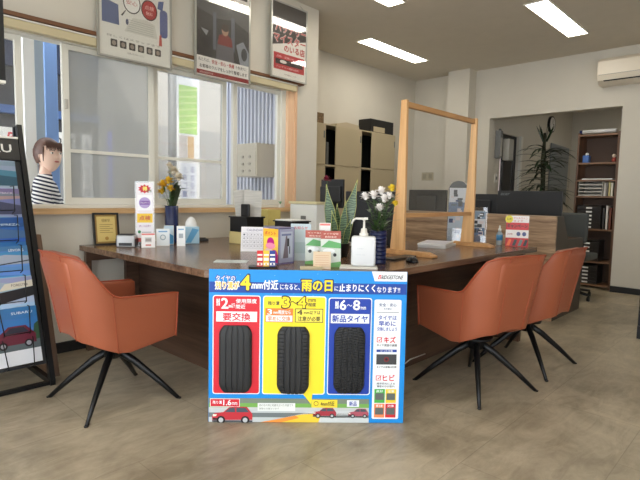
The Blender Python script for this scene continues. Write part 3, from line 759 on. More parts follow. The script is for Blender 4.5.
for z0, ys in ((1.115, ((1.585, .16, (214, 210, 190), 'cream'), (1.612, .17, (190, 176, 120), 'yellowish'), (1.64, .165, (120, 116, 110), 'grey'), (1.662, .16, (200, 196, 188), 'off-white'))),
               (.72, ((1.585, .26, (120, 66, 48), 'rust'), (1.62, .28, (210, 206, 200), 'white'), (1.655, .25, (60, 58, 58), 'black')))):
    for y, h, c, w_ in ys:
        tag(MB().box(6.70, 6.92, y, y+.02, z0+.0005, z0+h).build('binder', ink(c)), '%s binder upright beside the %s tray on the bookshelf' % (w_, 'pale' if z0 > 1 else 'upper black'), 'binder', 'binders on the bookshelf')
tag(MB().box(6.70, 6.90, 1.60, 1.93, 1.3105, 1.325).build('paper_stack', M_paper), 'thin papers lying on the narrow second shelf of the bookshelf', 'paper')
u = thing('tissue_pack', 'small blue and white pack on the top bookshelf board', 'box', (6.74, 1.9, 1.515))
MB().box(-.03, .05, -.03, .04, .0005, .09, bev=.004).build('body', ink((70, 110, 180)), u, world=False); MB().ball((0, 0, .105), (.02, .02, .016)).build('tissue', M_paper, u, world=False)
u = thing('figurine', 'small pale and red ornament at right on the top shelf', 'ornament', (6.72, 1.60, 1.515))
MB().lathe([(.02, .0005), (.025, .03), (.015, .055)]).build('body', ink((150, 60, 50)), u, world=False); MB().ball((0, 0, .075), .022).build('head', ink((220, 200, 180)), u, world=False)
u = thing('wrapped_roll', 'rolled white papers with a blue end on the bookshelf top', 'roll', (6.80, 1.8, 1.87))
MB().tube([(6.76, 1.97, 1.893), (6.76, 1.60, 1.893)], .022).build('roll', M_paper, u); MB().tube([(6.76, 2.0, 1.893), (6.76, 1.971, 1.893)], .0225).build('end_cap', ink((20, 40, 90)), u)
tag(MB().box(6.80, 6.94, 1.56, 1.9, 1.8705, 1.89, bev=.003).build('notebook', ink((196, 186, 160))), 'flat cream box lying on top of the bookshelf', 'box')

# ---------------------------------------------------------------- back room: clock, notice, boxes, plant
t = thing('wall_clock', 'round dark-rimmed clock high on the back room wall', 'clock', (8.87, 3.09, 2.32))
def disc(r, y0, y1): return MB().tube([(0, y0, 0), (0, y1, 0)], r, seg=32)
disc(.135, -.03, .009).build('rim', M_black, t, world=False); disc(.115, -.032, -.0301).build('dial', M_paper, t, world=False)
MB().box(-.004, .004, -.035, -.033, 0, .08).box(0, .06, -.035, -.033, -.004, .004).build('hand', M_black, t, world=False)
t = thing('notice_board', 'tilted grey glossy notice panel behind the dracaena', 'notice', (9.35, 3.085, 1.5))
MB().prism([(-.48, -.5), (.44, -.5), (.48, .5), (-.44, .52)], -.012, .0, 'y').build('panel', mat('notice_grey', (132, 140, 146), .3), t, world=False)
t = thing('wall_speaker', 'long grey box fixed upright on the back room wall beside the opening', 'wall box', (6.86, 3.05, 1.8))
MB().box(-.08, .01, -.03, .045, -.18, .20, bev=.01).build('body', M_grey, t, world=False); MB().box(-.065, -.005, -.0325, -.0305, -.15, .1).build('cover', M_lgrey, t, world=False); MB().ball((-.035, .0, .205), .02).build('knob', M_black, t, world=False)
t = thing('wall_control_box', 'paler grey box fixed right beside the long one', 'wall box', (7.1, 3.05, 1.75))
MB().box(-.06, .10, -.05, .045, -.14, .16, bev=.008).build('body', M_lgrey, t, world=False); MB().box(-.05, .09, -.0525, -.0505, -.12, .14).build('cover', M_lgrey, t, world=False)
t = thing('light_switch', 'small white switch plate on the wall left of the back room window', 'switch', (6.86, 3.09, 1.35))
MB().box(-.035, .035, -.006, .008, -.06, .06, bev=.002).build('plate', M_offw, t, world=False); MB().box(-.012, .012, -.012, -.0065, -.02, .02).build('toggle', M_black, t, world=False)
t = thing('socket_plate', 'double switch plate on the back wall seen through the screen', 'switch', (BX-.001, 4.03, 1.375))
MB().box(-.008, 0, -.10, .10, -.06, .06, bev=.002).build('plate', mat('switch_beige', (176, 166, 142), .5), t, world=False)
for y in (-.05, .05): MB().box(-.011, -.0085, y-.028, y+.028, -.035, .035).build('rocker', mat('switch_rocker', (150, 142, 122), .5), t, world=False)

def dracaena():
    X, Y = 7.25, 2.58
    t = thing('dracaena', 'tall dracaena with long drooping dark leaves in the back room', 'plant', (X, Y, 0))
    MB().lathe([(.14, 0), (.17, .30), (.18, .32), (.165, .32), (.15, .30)], (X, Y, 0)).build('pot', M_offw, t)
    MB().lathe([(.15, .28), (.15, .29)], (X, Y, 0)).build('soil', mat('soil', (50, 38, 30), .9), t)
    MB().tube([(X, Y, .29), (X+.02, Y, 1.0), (X, Y+.02, 1.6), (X+.01, Y+.02, 1.98)], [.03, .028, .035, .02]).build('stem', mat('dracaena_stem', (60, 62, 44), .8, var=.2), t)
    m1 = mat('dracaena_leaf', (36, 58, 34), .4, var=.25)
    mb = MB(); rnd = random.Random(3)
    for i in range(100):
        z = 1.05+rnd.random()*.72; a = rnd.random()*2*PI; L = .30+rnd.random()*.24; lift = rnd.uniform(.0, .12)+(z-1.3)*.08; dr = rnd.uniform(.06, .26)
        d = Vector((math.cos(a), math.sin(a), 0)); pts = []; ws = []
        for k in range(7):
            s = k/6; pts.append(Vector((X, Y+.01, z)) + d*L*s*(1-.12*s) + Vector((0, 0, lift*s*1.6 - dr*s*s))); ws.append(.020*math.sin(PI*min(1, .18+s*.82))**.7+.001)
        mb.blade(pts, ws, (0, 0, 1), m1, .25)
    for i in range(16):
        a = i*.9; d = Vector((math.cos(a), math.sin(a), 0)); pts = [Vector((X, Y+.01, 1.86))+d*(.02+.10*s)+Vector((0, 0, .22*s)) for s in (0, .3, .6, 1)]
        mb.blade(pts, [.012, .013, .010, .001], (-d.y, d.x, .1), m1)
    mb.build('foliage', m1, t, recalc=False)
dracaena()

# ---------------------------------------------------------------- pale file cabinets
def file_cabinet(x0, w_, slot, label, dd):
    t = thing('file_cabinet', label, 'cabinet', (x0, 4.0, 0), group='pale sliding-door file cabinets')
    c = MB(); H = 1.885
    c.box(x0, x0+.012, 4.012, 4.28, 0, H).box(x0+w_-.012, x0+w_, 4.012, 4.28, 0, H).box(x0+.012, x0+w_-.012, 4.012, 4.28, H-.014, H).box(x0+.012, x0+w_-.012, 4.012, 4.28, 0, .05)
    c.box(x0+.012, x0+w_-.012, 4.012, 4.28, 1.40, 1.42)
    c.build('carcass', M_beige, t)
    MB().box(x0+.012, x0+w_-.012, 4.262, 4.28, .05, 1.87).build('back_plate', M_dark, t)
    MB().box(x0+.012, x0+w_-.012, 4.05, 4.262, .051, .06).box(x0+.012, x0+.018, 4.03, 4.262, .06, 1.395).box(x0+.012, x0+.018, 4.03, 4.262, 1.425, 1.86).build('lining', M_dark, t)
    for z0, z1 in ((.05, 1.40), (1.42, 1.875)):
        d = MB().box(x0+slot, x0+w_-.004, 4.0, 4.011, z0, z1, bev=.002).build('door', M_beige, t)
        MB().box(x0+w_-.03, x0+w_-.018, 3.992, 3.9998, z0+.3, z0+.38).build('handle', M_grey, d)
    for i, (dx, h) in enumerate(dd):
        b = MB().box(x0+dx, x0+dx+.035, 4.03, 4.24, 1.421, 1.421+h).build('folder', ink((96, 96, 92)), t)
file_cabinet(3.66, .65, .16, 'leftmost pale file cabinet, cut off by the wall edge', ())
file_cabinet(4.315, .66, .175, 'middle pale file cabinet with a black open slot', ((.05, .26),))
file_cabinet(4.98, .72, .20, 'rightmost pale file cabinet, under the black box', ())
tag(MB().box(3.95, 4.30, 4.02, 4.2, 1.886, 2.0, bev=.005).build('wicker_basket', mat('wicker', (120, 96, 66), .8, var=.5, scale=60, bump=1, bscale=90)), 'brown wicker basket on top of the leftmost pale cabinet', 'basket')
tag(MB().prism([(4.52, 1.886), (4.95, 1.886), (4.93, 1.93), (4.70, 1.945), (4.53, 1.91)], 4.02, 4.2, 'y').build('paper_bundle', mat('kraft', (190, 176, 150), .8)), 'pale paper bundle lying on top of the middle cabinet', 'paper')
u = thing('storage_box', 'long black box on top of the rightmost pale cabinet', 'box', (5.4, 4.1, 1.886)); 
MB().box(-.20, .30, -.06, .14, 0, .17, bev=.004).build('body', M_black, u, world=False); MB().box(-.14, .10, -.063, -.0602, .01, .075).build('label_card', M_beige, u, world=False)

# ---------------------------------------------------------------- brochure rack at the left
ANG = -math.atan(.445/1.43)
t = thing('brochure_rack', 'black slanted wire brochure rack with a lettered header at the left edge', 'rack', (.95, 2.87, 0), rx=ANG)
def sl(x, d, o=0):                                        # along the slope, o = in front of it
    return Vector((.95, 2.87, 0)) + Matrix.Rotation(ANG, 3, 'X') @ Vector((x-.95, -o, d))
for x in (.95, .19):
    MB().prism([(x-.014, 0), (x+.014, 0), (x+.014, 1.5), (x-.014, 1.5)], -.016, .016, 'y').bm.free()
    m = MB().box(-.013, .013, -.018, .018, .02, 1.49); m.bm.transform(Matrix.Translation((x-.95, 0, 0)))
    m.build('post', M_blackm, t, world=False)
    MB().box(x-.013, x+.013, 2.86, 3.38, .0005, .028).build('foot_bar', M_blackm, t)
    MB().box(x-.011, x+.011, 3.362, 3.384, .028, 1.42).build('rear_post', M_blackm, t)
MB().box(.203, .937, 2.868, 2.894, .004, .024).build('cross_bar', M_blackm, t)
MB().box(.203, .937, 3.36, 3.38, .004, .024).build('cross_bar', M_blackm, t)
h = MB().box(-.745, -.015, -.012, .012, 1.275, 1.40); h.build('header', M_black, t, world=False)
MB().box(-.745, -.015, -.018, .012, 1.401, 1.412).build('header_edge', M_offw, t, world=False)
q = Pr(-.0125, .5); q.text('SUBARU', -.36, 1.318, -.055, 1.365, (214, 214, 210), 1, .03); q.build('header_lettering', t)
o = MB().prism([(2.90, .03), (3.36, .03), (3.36, .80), (3.14, .80)], .965, 1.0, 'x').build('side_cheek', wood('cheek_wood', (84, 62, 46), (122, 94, 72), 'z', .5, 8), t)
MB().box(-.745, -.015, .004, .012, .12, 1.30).build('back_sheet', mat('rack_back', (30, 32, 36), .5), t, world=False)
for i in range(6):
    d = .135+i*.166
    for cx in (-.155, -.39, -.62):
        w = MB()
        for sx in (-.07, .07):
            w.tube([(cx+sx*1.0, -.004, d+.155), (cx+sx, -.072, d+.135), (cx+sx*.85, -.076, d-.005), (cx+sx*.85, -.004, d-.012)], .0028, seg=6)
        w.tube([(cx-.07*.85, -.076, d-.002), (cx+.07*.85, -.076, d-.002)], .0028, seg=6)
        w.build('wire_holder', M_blackm, t, world=False)
specs = [('lowest car brochure on the rack, dark red car under blue sky', (60, 120, 190), 0),
         ('car brochure second from the bottom of the rack, pale card with dark edge', (196, 190, 176), 1),
         ('car brochure third from the bottom, blue fading over grey road', (70, 130, 200), 2),
         ('deep blue car brochure in the middle of the rack, fourth from the bottom', (28, 92, 160), 3),
         ('car brochure with a mauve and teal landscape, fifth from the bottom', (120, 128, 156), 4),
         ('topmost car brochure on the rack, teal sea under a pale sky', (96, 140, 164), 5)]
for lb, c, i in specs:
    d = .14+i*.166
    base = sl(.69, d, .014+.0075*(5-i))
    b = thing('car_brochure', lb, 'brochure', base, rx=ANG, group='car brochures in the slanted rack')
    W, H = .212, .298
    MB().box(0, W, .0006, .006, 0, H).build('pages', M_paper, b, world=False)
    q = Pr(.0004, .28)
    rb = random.Random(20+i)
    sky = [(58, 112, 178), (150, 172, 196), (70, 124, 186), (30, 82, 146), (104, 112, 148), (132, 146, 172)][i]
    q.rect(0, 0, W, H, sky, 0)
    for k in range(7):                                     # clouds and distance bands of the cover picture
        y = .10+k*.027+rb.uniform(0, .01); f_ = 1+.05*(3-k)+rb.uniform(-.06, .06)
        c_ = tuple(int(min(245, v*f_+rb.uniform(0, 22))) for v in sky)
        q.poly([(0, y), (.06, y+rb.uniform(-.008, .012)), (.13, y+rb.uniform(-.008, .012)), (W, y), (W, y+.03), (.12, y+.03+rb.uniform(-.01, .01)), (0, y+.03)], c_, 1+k)
    if i == 0:
        q.rect(0, 0, W, .075, (214, 218, 224), 9); q.poly([(0, .075), (W, .075), (W, .125), (.1, .135), (0, .13)], (84, 96, 100), 9); q.poly([(W-.035, .12), (W, .12), (W, .215), (W-.02, .20)], (46, 78, 58), 10)
        P0 = lambda a, b: (-.012+a*1.25, .10+(b-.10)*1.3)
        q.poly([P0(*z_) for z_ in ((.01, .105), (.01, .135), (.03, .15), (.065, .178), (.13, .178), (.155, .15), (.165, .14), (.165, .105))], (96, 34, 52), 11)
        q.poly([P0(*z_) for z_ in ((.045, .150), (.072, .172), (.122, .172), (.14, .150))], (36, 42, 56), 12)
        for x in (.04, .135): q.ell(*P0(x, .105), .020, .020, (20, 20, 24), 13, 14); q.ell(*P0(x, .105), .012, .012, (150, 150, 158), 14, 10)
        q.text('SUBARU', .09, .262, .19, .275, (220, 230, 240), 12)
    elif i == 1:
        q.poly([(0, .15), (W, .19), (W, .24), (0, .21)], (36, 38, 42), 9); q.poly([(.05, .225), (W, .24), (W, .275), (.08, .262)], (206, 200, 184), 10); q.text('FORESTER', .11, .245, .19, .258, (60, 60, 66), 12)
    elif i == 2:
        q.poly([(0, .2), (W, .2), (W, .245), (.1, .255), (0, .24)], (150, 160, 178), 9); q.poly([(0, .19), (W, .215), (W, .221), (0, .196)], (50, 56, 66), 10); q.text('LEVORG', .12, .27, .19, .284, (230, 236, 240), 12)
    elif i == 3:
        q.poly([(0, .18), (W, .18), (W, .22), (.08, .235), (0, .215)], (62, 96, 140), 9); q.text('IMPREZA', .08, .25, .19, .262, (190, 210, 230), 12)
    elif i == 4:
        q.poly([(0, .19), (.1, .225), (W, .20), (W, .15), (0, .15)], (62, 66, 92), 9); q.poly([(0, .225), (W, .24), (W, .255), (0, .25)], (158, 132, 134), 10); q.text('OUTBACK', .08, .265, .18, .276, (220, 210, 220), 12)
    else:
        q.poly([(0, .2), (W, .2), (W, .235), (.08, .245), (0, .23)], (64, 116, 138), 9); q.poly([(0, .19), (.08, .215), (W, .20), (W, .15), (0, .15)], (40, 78, 98), 10)
    q.build('cover_print', b)

# dark hanging panel cut by the left edge, black stand at the right edge
t = thing('hanging_panel', 'black hanging panel edge at the top left corner', 'panel', (.4, 2.5, 1.5))
MB().box(.12, .672, 2.49, 2.52, 1.515, 2.5).build('panel', M_black, t); MB().box(.12, .672, 2.488, 2.522, 1.503, 1.5145).build('bottom_edge', M_offw, t)
for x in (.2, .6): MB().tube([(x, 2.505, 2.5), (x, 2.505, 2.799)], .002, seg=6).build('cord', M_grey, t)
t = thing('floor_stand', 'black floor stand cut by the right edge of the photo', 'stand', (4.5, .6, 0))
MB().box(4.48, 4.51, .30, .825, .10, .80).build('panel', M_black, t); MB().box(4.47, 4.52, .79, .825, 0, .0995).build('leg', M_black, t); MB().box(4.47, 4.52, .31, .345, 0, .0995).build('leg', M_black, t)

# ---------------------------------------------------------------- things on the desk
TZ = .7002
def face_cam(x, y): return math.atan2(y, x) - PI/2         # rotation that turns a local -y front to the viewer
# award certificate
t = thing('certificate_frame', 'gold certificate in a black frame at the left end of the desk', 'frame', (1.375, 3.315, TZ), rz=-.12, rx=-.16)
MB().box(0, .165, 0, .014, 0, .012).box(0, .165, 0, .014, .203, .215).box(0, .012, 0, .014, .012, .203).box(.153, .165, 0, .014, .012, .203).box(.012, .153, .008, .013, .012, .203).build('frame', M_black, t, world=False)
q = Pr(.0075, .35); q.rect(.012, .012, .153, .203, (150, 118, 60), 0); q.rect(.024, .024, .141, .191, (206, 182, 112), 1); q.text('感謝状', .055, .155, .11, .175, (90, 66, 30), 2)
for i in range(5): q.rect(.04, .135-i*.013, .125-(i % 2)*.02, .138-i*.013, (130, 104, 54), 2)
q.ell(.083, .045, .012, .012, (170, 130, 60), 2)
q.build('certificate', t)
# card reader
t = thing('card_reader', 'black and silver card payment terminal beside the certificate', 'card reader', (1.55, 3.18, TZ), rz=face_cam(1.53, 3.2)-.25)
b = MB().prism([(-.085, 0), (.07, 0), (.085, .022), (-.02, .058), (-.085, .058)], -.042, .042, 'x'); b.bm.transform(Matrix.Rotation(0, 4, 'Z'))
o = b.build('body', mat('terminal_silver', (176, 178, 178), .3, metal=.4), t, world=False); bevel(o, .006)
kp = MB()
MB().box(-.034, .034, -.084, -.03, .0585, .062, bev=.001).build('screen', M_black, t, world=False)
MB().box(-.0455, -.0425, -.08, .06, .004, .04).build('side_grip', M_black, t, world=False); MB().box(.0425, .0455, -.08, .06, .004, .04).build('side_grip', M_black, t, world=False)
kp.box(-.030, .030, -.0875, -.0855, .008, .022)
kp.build('keypad', M_black, t, world=False)
t.scale = (1.35, 1.35, 1.35)
# tall acrylic sign stand
M_acr = glass('acrylic_stand', haze=.05, gloss=.08)
t = thing('acrylic_sign', 'tall clear sign stand with red, purple and yellow notices on the desk', 'sign', (1.615, 3.10, TZ), rz=face_cam(1.6, 3.1)+.05)
MB().box(-.06, .06, -.002, .002, 0, .425).box(-.06, .06, -.05, -.0021, 0, .003).build('acrylic', M_acr, t, world=False)
q = Pr(-.0023, .4); q.rect(-.052, .03, .052, .415, (236, 232, 238), 0)
P_ = [(.0+.042*math.cos(a)*(1 if i % 2 else .72), .375+.030*math.sin(a)*(1 if i % 2 else .72)) for i, a in enumerate([2*PI*k/20 for k in range(20)])]
q.poly(P_, (200, 30, 50), 2); q.text('得', -.012, .362, .016, .39, (250, 240, 120), 3, .03); q.text('保険', .012, .352, .044, .372, (60, 110, 60), 3)
q.rect(-.045, .235, .045, .335, (246, 246, 250), 1); q.ell(0, .285, .036, .036, (180, 160, 210), 2); q.rect(-.03, .272, .03, .298, (130, 90, 170), 3); q.text('キャンペーン', -.026, .276, .026, .294, (250, 250, 250), 4)
q.rect(-.048, .155, .048, .215, (238, 200, 50), 2); q.text('点検', -.035, .17, .035, .20, (200, 90, 60), 3, .03)
q.text('詳しくは店頭で', -.036, .125, .036, .14, (150, 80, 140), 2); q.ell(-.035, .095, .01, .01, (60, 140, 90), 2); q.rect(-.02, .09, .04, .094, (130, 130, 140), 2)
q.rect(-.052, .03, .052, .055, (226, 110, 104), 2)
q.build('notice', t)
def card(label, x, y, w, h, draw, cat='card', lean=-.12, drz=0, group=None):
    t = thing('display_card', label, cat, (x, y, TZ), rz=face_cam(x, y)+drz, rx=lean, group=group)
    MB().box(-w/2, w/2, 0, .003, 0, h).build('card', M_paper, t, world=False)
    q = Pr(-.0002, .4, .0003); draw(q, w, h); q.build('print', t)
    MB().prism([(.0032, .002), (.045, .0065), (.0032, h*.7)], -.001, .001, 'x').build('easel', M_paper, t, world=False)
    return t
def k1(q, w, h): q.rect(-w/2+.003, .003, w/2-.003, h-.003, (240, 236, 236), 0); q.rect(-w/2+.003, h-.014, w/2-.003, h-.004, (226, 120, 112), 1); q.rect(-w/4, h*.35, w/4, h*.7, (210, 208, 206), 1); q.rect(-w/5, h*.42, w/5, h*.62, (160, 150, 150), 2); q.rect(-w/5, h*.12, w/5, h*.22, (206, 120, 110), 1)
card('white card with a red top edge in front of the tall sign stand', 1.585, 3.0, .085, .095, k1, drz=.03)
def k2(q, w, h): q.rect(-w/2+.003, .003, w/2-.003, h-.003, (232, 240, 246), 0); q.ell(0, h*.5, w*.22, w*.22, (150, 176, 190), 1); q.ell(0, h*.5, w*.15, w*.15, (226, 232, 236), 2); q.rect(-w/3, h*.8, w/3, h*.88, (120, 170, 210), 1)
card('pale card with a round emblem, left of the blue packet', 1.71, 3.04, .085, .115, k2)
def k3(q, w, h): q.rect(-w/2+.002, .002, w/2-.002, h-.002, (238, 242, 244), 0); q.rect(-w/4, h*.4, w/4, h*.62, (170, 180, 190), 1); q.rect(-w/3, h*.8, w/3, h*.86, (120, 170, 210), 1)
card('narrow white card in front of the tissue box', 1.80, 2.965, .055, .135, k3)
def k4(q, w, h): q.rect(-w/2+.002, .002, w/2-.002, h-.002, (200, 224, 240), 0); q.poly([(-w/2+.002, .002), (w/2-.002, .002), (w/2-.002, h*.45), (0, h*.6), (-w/2+.002, h*.3)], (60, 150, 206), 1)
card('light blue packet standing between the two white cards', 1.80, 3.12, .065, .13, k4)
t = thing('tissue_box', 'blue and white tissue box with white tissue on top', 'box', (1.955, 3.09, TZ), rz=face_cam(1.9, 3.14)+.2)
MB().box(-.05, .05, -.045, .045, 0, .12, bev=.006).build('box', mat('tissue_blue', (168, 204, 226), .5), t, world=False)
q = Pr(-.0452); q.poly([(-.05, .01), (-.01, .01), (.045, .10), (.0, .11)], (96, 164, 210), 1); q.build('print', t)
tb = MB().ball((0, 0, .125), (.042, .03, .062), seg=16)
for v in tb.bm.verts: v.co += Vector(noise.noise_vector(v.co*30))*.008
tb.build('tissue', M_paper, t, world=False)
u = thing('pen_tray', 'flat black pen tray lying right of the tissue box', 'tray', (2.08, 3.22, TZ), rz=-.5)
MB().box(-.09, .09, -.03, .03, 0, .018, bev=.006).build('tray', M_black, u, world=False); MB().tube([(-.07, 0, .022), (.07, .01, .022)], .004).build('pen', M_black, u, world=False)

# flowers
def petals(m, c, r, n, rnd, up=Vector((0, 0, 1)), w=.28):
    c = Vector(c)
    for i in range(n):
        th = rnd.random()*2*PI; el = rnd.uniform(-.15, 1.4); d = Vector((math.cos(th)*math.cos(el), math.sin(th)*math.cos(el), math.sin(el)))
        s = d.cross(Vector((0, .3, 1))).normalized(); L = r*rnd.uniform(.8, 1.05)
        m.blade([c, c+d*L*.55+Vector((0, 0, r*.06)), c+d*L], [r*w*.25, r*w*.6, r*w*.25], s.cross(d), None)
def stems_leaves(m, base, tops, rnd, nl=4, L=.07, mm=None, w=.007):
    for tp in tops:
        b = Vector(base)+Vector((rnd.uniform(-.02, .02), rnd.uniform(-.02, .02), 0)); tp = Vector(tp); mid = (b+tp)/2+Vector((0, 0, .02))
        m.tube([b, mid, tp], .0022, seg=5, m=mm)
        for k in range(nl):
            s = rnd.uniform(.15, .85); p = b.lerp(tp, s); a = rnd.random()*2*PI; d = Vector((math.cos(a), math.sin(a), rnd.uniform(.1, .9))).normalized()
            m.blade([p, p+d*L*.5, p+d*L+Vector((0, 0, -.01))], [w*.3, w, .001], (0, 0, 1), mm, .2)
def vase_flowers(name, label, c, vase_mb, flowers, seed, nl=9, L=.075, extra=None, vm=None):
    """flowers: (colour name, rgb, [(dx,dy,dz,r)...])"""
    t = thing(name, label, 'vase', (c[0], c[1], TZ))
    vase_mb.build('vase', vm, t, world=False)
    rnd = random.Random(seed); green = mat('stem_green', (66, 96, 48), .5, var=.3)
    st = MB(); allp = [p for f in flowers for p in f[2]]
    stems_leaves(st, (0, 0, c[2]-.04), [(p[0], p[1], p[2]) for p in allp], rnd, nl, L, green)
    if extra: extra(st, rnd, green)
    st.build('greenery', green, t, world=False, recalc=False)
    for nm, rgb, ps in flowers:
        mm = mat('petal_'+nm, rgb, .6, var=.08)
        for p in ps:
            f = MB(); petals(f, p[:3], p[3], 60, rnd); f.ball((p[0], p[1], p[2]), p[3]*.35, seg=8, rings=5)
            f.build('flower', mm, t, world=False, recalc=False)
    return t
camr = lambda x, y, right, toward: (right*math.sin(math.atan2(y, x)) - toward*math.cos(math.atan2(y, x)), -right*math.cos(math.atan2(y, x)) - toward*math.sin(math.atan2(y, x)))
def fl(cx, cy, lst): return [(*camr(cx, cy, a, b), z, r) for a, b, z, r in lst]
def grass(st, rnd, g):
    for i in range(26):
        a, tw = rnd.uniform(-.01, .10), rnd.uniform(-.04, .05)
        dx, dy = camr(1.86, 3.2, a, tw); z = rnd.uniform(.34, .46)
        st.blade([(dx*.1, dy*.1, .2), (dx*.6, dy*.6, z-.03), (dx, dy, z-rnd.uniform(0, .06))], [.004, .007, .001], (.3, .5, .2), mat('dark_leaf', (50, 62, 36), .5, var=.3))
vm = MB().lathe([(.046, 0), (.048, .01), (.046, .26), (.044, .262), (.040, .255), (.040, .02)], seg=24)
vase_flowers('navy_vase', 'tall navy vase of yellow and cream flowers under the window', (1.88, 3.22, .25), vm,
    [('yellow', (226, 186, 44), fl(1.88, 3.22, [(-.055, .03, .40, .045), (-.02, .04, .43, .042), (-.065, -.01, .355, .035), (-.005, .045, .375, .035)])),
     ('cream', (222, 212, 190), fl(1.88, 3.22, [(.01, -.03, .50, .05), (.05, -.02, .455, .045), (-.01, .0, .54, .03)]))], 5, extra=grass, nl=5, vm=mat('navy_glaze', (34, 44, 84), .25))
rib = MB(); prof = [(.044, 0)]
for i in range(8): z = .004+i*.0205; prof += [(.0455, z), (.0455, z+.015), (.0435, z+.0165), (.0435, z+.0195)]
prof += [(.046, .170), (.046, .176), (.041, .176), (.040, .02)]
rib.lathe(prof, seg=32)
tv = vase_flowers('ribbed_vase', 'ribbed navy vase of white chrysanthemums with two yellow ones', (2.15, 1.60, .165), rib,
    [('white', (248, 244, 242), fl(2.15, 1.6, [(-.072, .02, .345, .032), (-.028, .03, .352, .036), (.010, .0, .375, .034), (.026, .03, .335, .036), (.005, .05, .290, .032), (.052, .01, .352, .03)])),
     ('lemon', (240, 214, 60), fl(2.15, 1.6, [(.066, .0, .392, .030), (.084, .02, .315, .024)]))], 9, nl=13, L=.085, vm=mat('navy_ribbed', (22, 34, 78), .3))
# snake plant
t = thing('snake_plant', 'snake plant with banded upright leaves behind the brochures', 'plant', (2.22, 1.93, TZ))
MB().lathe([(.045, 0), (.06, .075), (.062, .08), (.055, .08), (.05, .06)], seg=24).build('pot', M_black, t, world=False)
m = bpy.data.materials.new('snake_leaf'); m.use_nodes = True; nt = m.node_tree; b = nt.nodes['Principled BSDF']; b.inputs['Roughness'].default_value = .35
tc = nt.nodes.new('ShaderNodeTexCoord'); wv = nt.nodes.new('ShaderNodeTexWave'); wv.bands_direction = 'Z'; wv.inputs['Scale'].default_value = 22; wv.inputs['Distortion'].default_value = 9; wv.inputs['Detail'].default_value = 2
rp = nt.nodes.new('ShaderNodeValToRGB'); rp.color_ramp.elements[0].color = srgb(36, 60, 40); rp.color_ramp.elements[1].color = srgb(98, 124, 88)
nt.links.new(tc.outputs['Object'], wv.inputs['Vector']); nt.links.new(wv.outputs['Fac'], rp.inputs['Fac']); nt.links.new(rp.outputs['Color'], b.inputs['Base Color'])
M_edge = mat('leaf_edge', (190, 190, 110), .5)
for (a0, a1, h, w_, tw) in ((-.035, -.085, .42, .031, .03), (.02, .095, .45, .034, 0), (-.01, -.02, .31, .024, -.03), (.01, .03, .33, .021, .03), (-.02, -.05, .27, .020, .05), (.03, .06, .22, .018, .05)):
    p = []
    for k in range(9):
        s = k/8; r_ = a0+(a1-a0)*s**1.2; dx, dy = camr(2.22, 1.93, r_, tw*(.4+.6*s)); p.append((dx, dy, .06+(h-.06)*s))
    ws = [w_*(.45+.55*math.sin(PI*min(1, k/8*.9+.12)))*(1 if k < 6 else (1-(k-5)/3.05)) for k in range(9)]
    n = (-math.cos(.71)+random.uniform(-.35, .35), -math.sin(.71)+random.uniform(-.35, .35), .1)
    lf = MB(); lf.blade(p, ws, n, m, .25); lo = lf.build('leaf', m, t, world=False, recalc=False)
    eg = MB()
    V_ = [Vector(q_) for q_ in p]
    for sg in (-1, 1):
        e_ = []
        for k in range(9):
            tt = (V_[min(k+1, 8)]-V_[max(k-1, 0)]).normalized(); a_ = tt.cross(Vector(n)).normalized(); n_ = a_.cross(tt).normalized(); e_.append(V_[k]+a_*ws[k]*sg+n_*.25*ws[k])
        eg.tube(e_, .0013, seg=5)
    eg.build('leaf_edge', M_edge, lo, world=False)

# boxes and papers at the middle of the desk
t = thing('cream_storage_box', 'cream cardboard box under the black paper organizer', 'box', (2.27, 2.80, TZ))
MB().box(-.075, .085, -.20, .17, 0, .085, bev=.004).build('box', mat('cream_card', (202, 186, 128), .7), t, world=False)
t = thing('paper_organizer', 'black desk organizer holding upright papers on the cream box', 'organizer', (2.27, 2.80, TZ+.0855))
MB().box(-.07, .08, -.03, .165, 0, .1).box(-.08, .09, -.035, .17, .1, .11).build('tray_body', M_black, t, world=False)
o = MB().box(-.01, .008, -.045, .045, .1105, .20, bev=.008).build('bookend', M_black, t, world=False); o.location = (-.06, -.0, 0)
for nm, lb, dy, rz, h, lean in (('standing_paper', 'left sheet of the greyish papers standing in the black organizer', .085, .1, .19, .12), ('standing_paper', 'right sheet of the greyish papers standing in the black organizer', .0, -.1, .185, -.03)):
    u = thing(nm, lb, 'paper', (2.27, 2.80+dy, TZ+.0855+.111), rz=face_cam(2.36, 3.0)+rz, rx=-.06)
    o = MB().box(-.062, .062, -.002, .002, 0, h).build('sheet', mat('grey_print', (182, 180, 174), .7, var=.18, scale=40, stretch=(.2, 1, 3)), u, world=False); o.rotation_euler.y = -lean
t = thing('black_document_box', 'open black document box right of the paper organizer', 'box', (2.40, 2.52, TZ))
MB().box(-.08, .08, -.08, .095, 0, .17).build('body', M_black, t, world=False); MB().box(-.09, .09, -.09, .105, .1705, .178).build('rim', M_black, t, world=False); MB().box(-.08, .08, -.075, .09, .179, .186).build('papers', M_paper, t, world=False)
t = thing('desk_calendar', 'white tent calendar with a printed month grid', 'calendar', (1.98, 2.42, TZ), rz=face_cam(1.98, 2.42)-.1, rx=-.22)
MB().box(-.085, .085, 0, .004, 0, .155).build('page', M_paper, t, world=False)
q = Pr(-.0002, .5, .0003); q.rect(-.083, .002, .083, .153, (234, 234, 240), 0)
for i in range(5): q.rect(-.075, .02+i*.024, .075, .0215+i*.024, (170, 172, 184), 1)
for i in range(8): q.rect(-.075+i*.0213, .02, -.074+i*.0213, .117, (170, 172, 184), 1)
for i in range(28): q.text(str(i+1), -.070+(i % 7)*.0213, .101-(i//7)*.024, -.060+(i % 7)*.0213, .111-(i//7)*.024, (90, 90, 110), 2, 0)
q.text('CALENDAR', -.05, .128, .05, .142, (110, 110, 150), 2); q.build('month_print', t)
